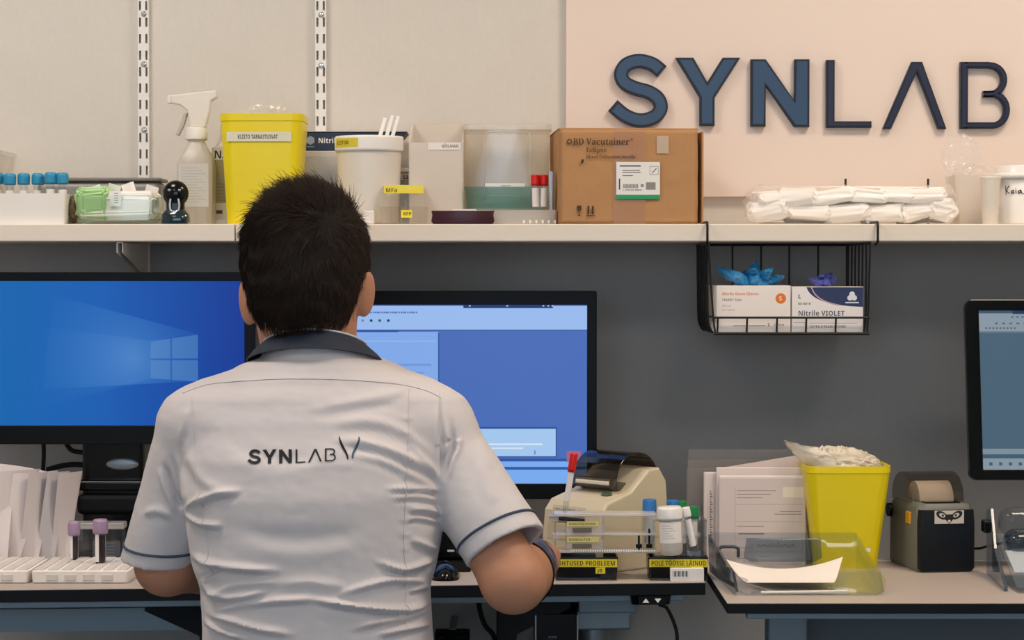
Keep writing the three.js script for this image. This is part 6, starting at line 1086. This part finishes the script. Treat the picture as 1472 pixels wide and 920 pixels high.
{ // hair: cap and strands
  const hairField = (x, y, z) => {
    const [hx, hy, hz] = toHead(x, y, z), [px, py] = toPx(x, y, z);
    let d = ell(hx + 0.0, hy - 0.02, hz - 0.002, 0.0865, 0.091, 0.102);
    d = smin(d, ell(hx, hy + 0.05, hz - 0.03, 0.067, 0.066, 0.066), 0.04);
    d -= 0.0012 * noise(x * 35, y * 25, z * 35);
    // hairline: nape and round the ears, forehead
    const nape = 470 + 6 * sin((px - 380) * 0.05) - 0.0028 * (px - 440) * (px - 440) * 0.6;
    const cut = (py - nape) * 0.00094; d = max(d, cut);
    for (const [e, s] of [[EARL, -1], [EARR, 1]]) d = max(d, -ell(x - e.x - s * 0.01, y - e.y + 0.006, z - e.z + 0.0, 0.028, 0.043, 0.05));
    return max(d, -(hz + 0.062) - 0.35 * (hy - 0.05) * (hy > 0.05 ? 1 : 0.5), -(hy + 0.125));
  };
  const g = nets(hairField, [HEAD.x - 0.12, Y(500, 3.0), HEAD.z - 0.15], [HEAD.x + 0.12, HEAD.y + 0.14, HEAD.z + 0.14], 0.003);
  const cap = part(man, 'hair', local(g.clone()), phys('#100b09', 0.7, { specularIntensity: 0.3 }), 'short dark brown hair');
  // strands grow from the cap, turning about the crown
  const crown = V(478, 336, 3.0), p = g.attributes.position, nn = g.attributes.normal, ix = g.index.array, area = []; let total = 0; const a = new THREE.Vector3(), b = new THREE.Vector3(), c = new THREE.Vector3();
  for (let i = 0; i < ix.length; i += 3) { a.fromBufferAttribute(p, ix[i]); b.fromBufferAttribute(p, ix[i + 1]); c.fromBufferAttribute(p, ix[i + 2]); total += b.sub(a).cross(c.sub(a)).length(); area.push(total); }
  const pos = [], col = [], idx = [], SEG = 4, N = 22000, q = new THREE.Vector3(), n = new THREE.Vector3(), dir = new THREE.Vector3(), side = new THREE.Vector3();
  for (let s = 0; s < N; s++) {
    const r = rnd() * total; let lo = 0, hi = area.length - 1; while (lo < hi) { const m = (lo + hi) >> 1; area[m] < r ? (lo = m + 1) : (hi = m); }
    const t = lo * 3; let u = rnd(), v = rnd(); if (u + v > 1) { u = 1 - u; v = 1 - v; }
    q.set(0, 0, 0); n.set(0, 0, 0); [[ix[t], 1 - u - v], [ix[t + 1], u], [ix[t + 2], v]].forEach(([k, w]) => { q.x += p.getX(k) * w; q.y += p.getY(k) * w; q.z += p.getZ(k) * w; n.x += nn.getX(k) * w; n.y += nn.getY(k) * w; n.z += nn.getZ(k) * w; }); n.normalize();
    if (n.y < -0.6) continue;
    const away = q.clone().sub(crown), far = away.length(), top = smooth(Y(335, 3.0), Y(280, 3.0), q.y);
    dir.copy(away).normalize(); const spin = new THREE.Vector3().crossVectors(n, dir).multiplyScalar(0.7 * exp(-far * 14)); dir.add(spin);
    dir.y += mix(-1.5, 0.6, top); dir.x += top * -0.15; dir.x += 0.18 * noise(q.x * 22, q.y * 22, q.z * 22); dir.z += 0.15 * noise(q.y * 30 + 5, q.x * 30, q.z * 30);
    dir.addScaledVector(n, -dir.dot(n)).normalize();
    const low = smooth(Y(430, 3.0), Y(475, 3.0), q.y), len = mix(mix(0.02, 0.026, low), 0.028, top) * rr(0.7, 1.35), lift = mix(0.06, 0.4, top) * rr(0.5, 1.3) + (rnd() < 0.02 + 0.05 * top ? 0.25 + 0.3 * top : 0), wide = rr(0.00038, 0.0007), base = pos.length / 3, tone = rr(0.5, 1.6), warm = rnd();
    side.crossVectors(dir, n).normalize(); const bend = rr(-0.25, 0.25);
    for (let k = 0; k <= SEG; k++) {
      const f = k / SEG, w = wide * (1 - f * 0.85), x = q.clone().addScaledVector(dir, len * f).addScaledVector(n, -0.001 + len * lift * f * (1 - 0.35 * f)).addScaledVector(side, bend * len * f * f);
      for (let m = 0; m < 3; m++) { const an = m * 2.0944; const y = x.clone().addScaledVector(side, w * cos(an)).addScaledVector(n, w * sin(an)); pos.push(y.x, y.y, y.z); col.push(0.02 * tone * (1 + 0.5 * warm), 0.0125 * tone * (1 + 0.2 * warm), 0.0095 * tone); }
    }
    for (let k = 0; k < SEG; k++) for (let m = 0; m < 3; m++) { const e = base + k * 3 + m, h = base + k * 3 + (m + 1) % 3; idx.push(e, h, e + 3, h, h + 3, e + 3); }
  }
  const sg = new THREE.BufferGeometry(); sg.setAttribute('position', new THREE.Float32BufferAttribute(pos, 3)); sg.setAttribute('color', new THREE.Float32BufferAttribute(col, 3)); sg.setIndex(idx); sg.computeVertexNormals();
  const st = part(cap, 'hair_strands', local(sg), phys('#ffffff', 0.6, { vertexColors: true, specularIntensity: 0.45 })); st.userData.kind = 'stuff';
}
{ // trousers and shoes, below the frame
  const hip = new THREE.Vector3(floorAt.x, 0.6, -3.05), q = (s, x, y, z) => new THREE.Vector3(floorAt.x + s * x, y, z);
  const f = (x, y, z) => { let d = ell(x - hip.x, y - hip.y, z - hip.z, 0.165, 0.105, 0.13); for (const s of [-1, 1]) { d = smin(d, cone(x, y, z, q(s, 0.09, 0.59, -3.1), q(s, 0.13, 0.57, -3.48), 0.085, 0.06), 0.05); d = smin(d, cone(x, y, z, q(s, 0.13, 0.56, -3.48), q(s, 0.13, 0.1, -3.42), 0.06, 0.045), 0.02); } return d; };
  part(man, 'trousers', local(nets(f, [floorAt.x - 0.26, 0.04, -3.6], [floorAt.x + 0.26, 0.76, -2.86], 0.011)), std('#27344a', 0.85), 'dark blue trousers');
  for (const s of [-1, 1]) part(man, 'shoe', local(rloft([[0.0, 0.085, 0.26, 0.04], [0.03, 0.09, 0.265, 0.04], [0.06, 0.08, 0.2, 0.04, 0, 0.03], [0.09, 0.07, 0.1, 0.035, 0, 0.07]]).translate(floorAt.x + s * 0.13, 0.001, -3.49)), std('#e6e4e0', 0.6));
}
{ // stool
  const t = thing('work_stool', 'round black work stool under the seated man', 'stool', [floorAt.x, 0, -3.04]);
  part(t, 'seat', lathe([[0, 0.44], [0.17, 0.44], [0.185, 0.455], [0.185, 0.478], [0.165, 0.494], [0, 0.496]], 40), M.blackMatt); part(t, 'column', cyl(0.025, 0.025, 0.38, 0, 0.25, 0), M.chrome);
  for (let i = 0; i < 5; i++) { const a = i * 2 * PI / 5 + 0.3; part(t, 'foot', rod([0.02 * cos(a), 0.08, 0.02 * sin(a)], [0.26 * cos(a), 0.062, 0.26 * sin(a)], 0.016), M.black); part(t, 'caster', cyl(0.025, 0.025, 0.02, 0, 0, 0, 18).rotateX(PI / 2).rotateY(-a).translate(0.26 * cos(a), 0.026, 0.26 * sin(a)), M.rubber); }
}

renderer.render(scene, camera);
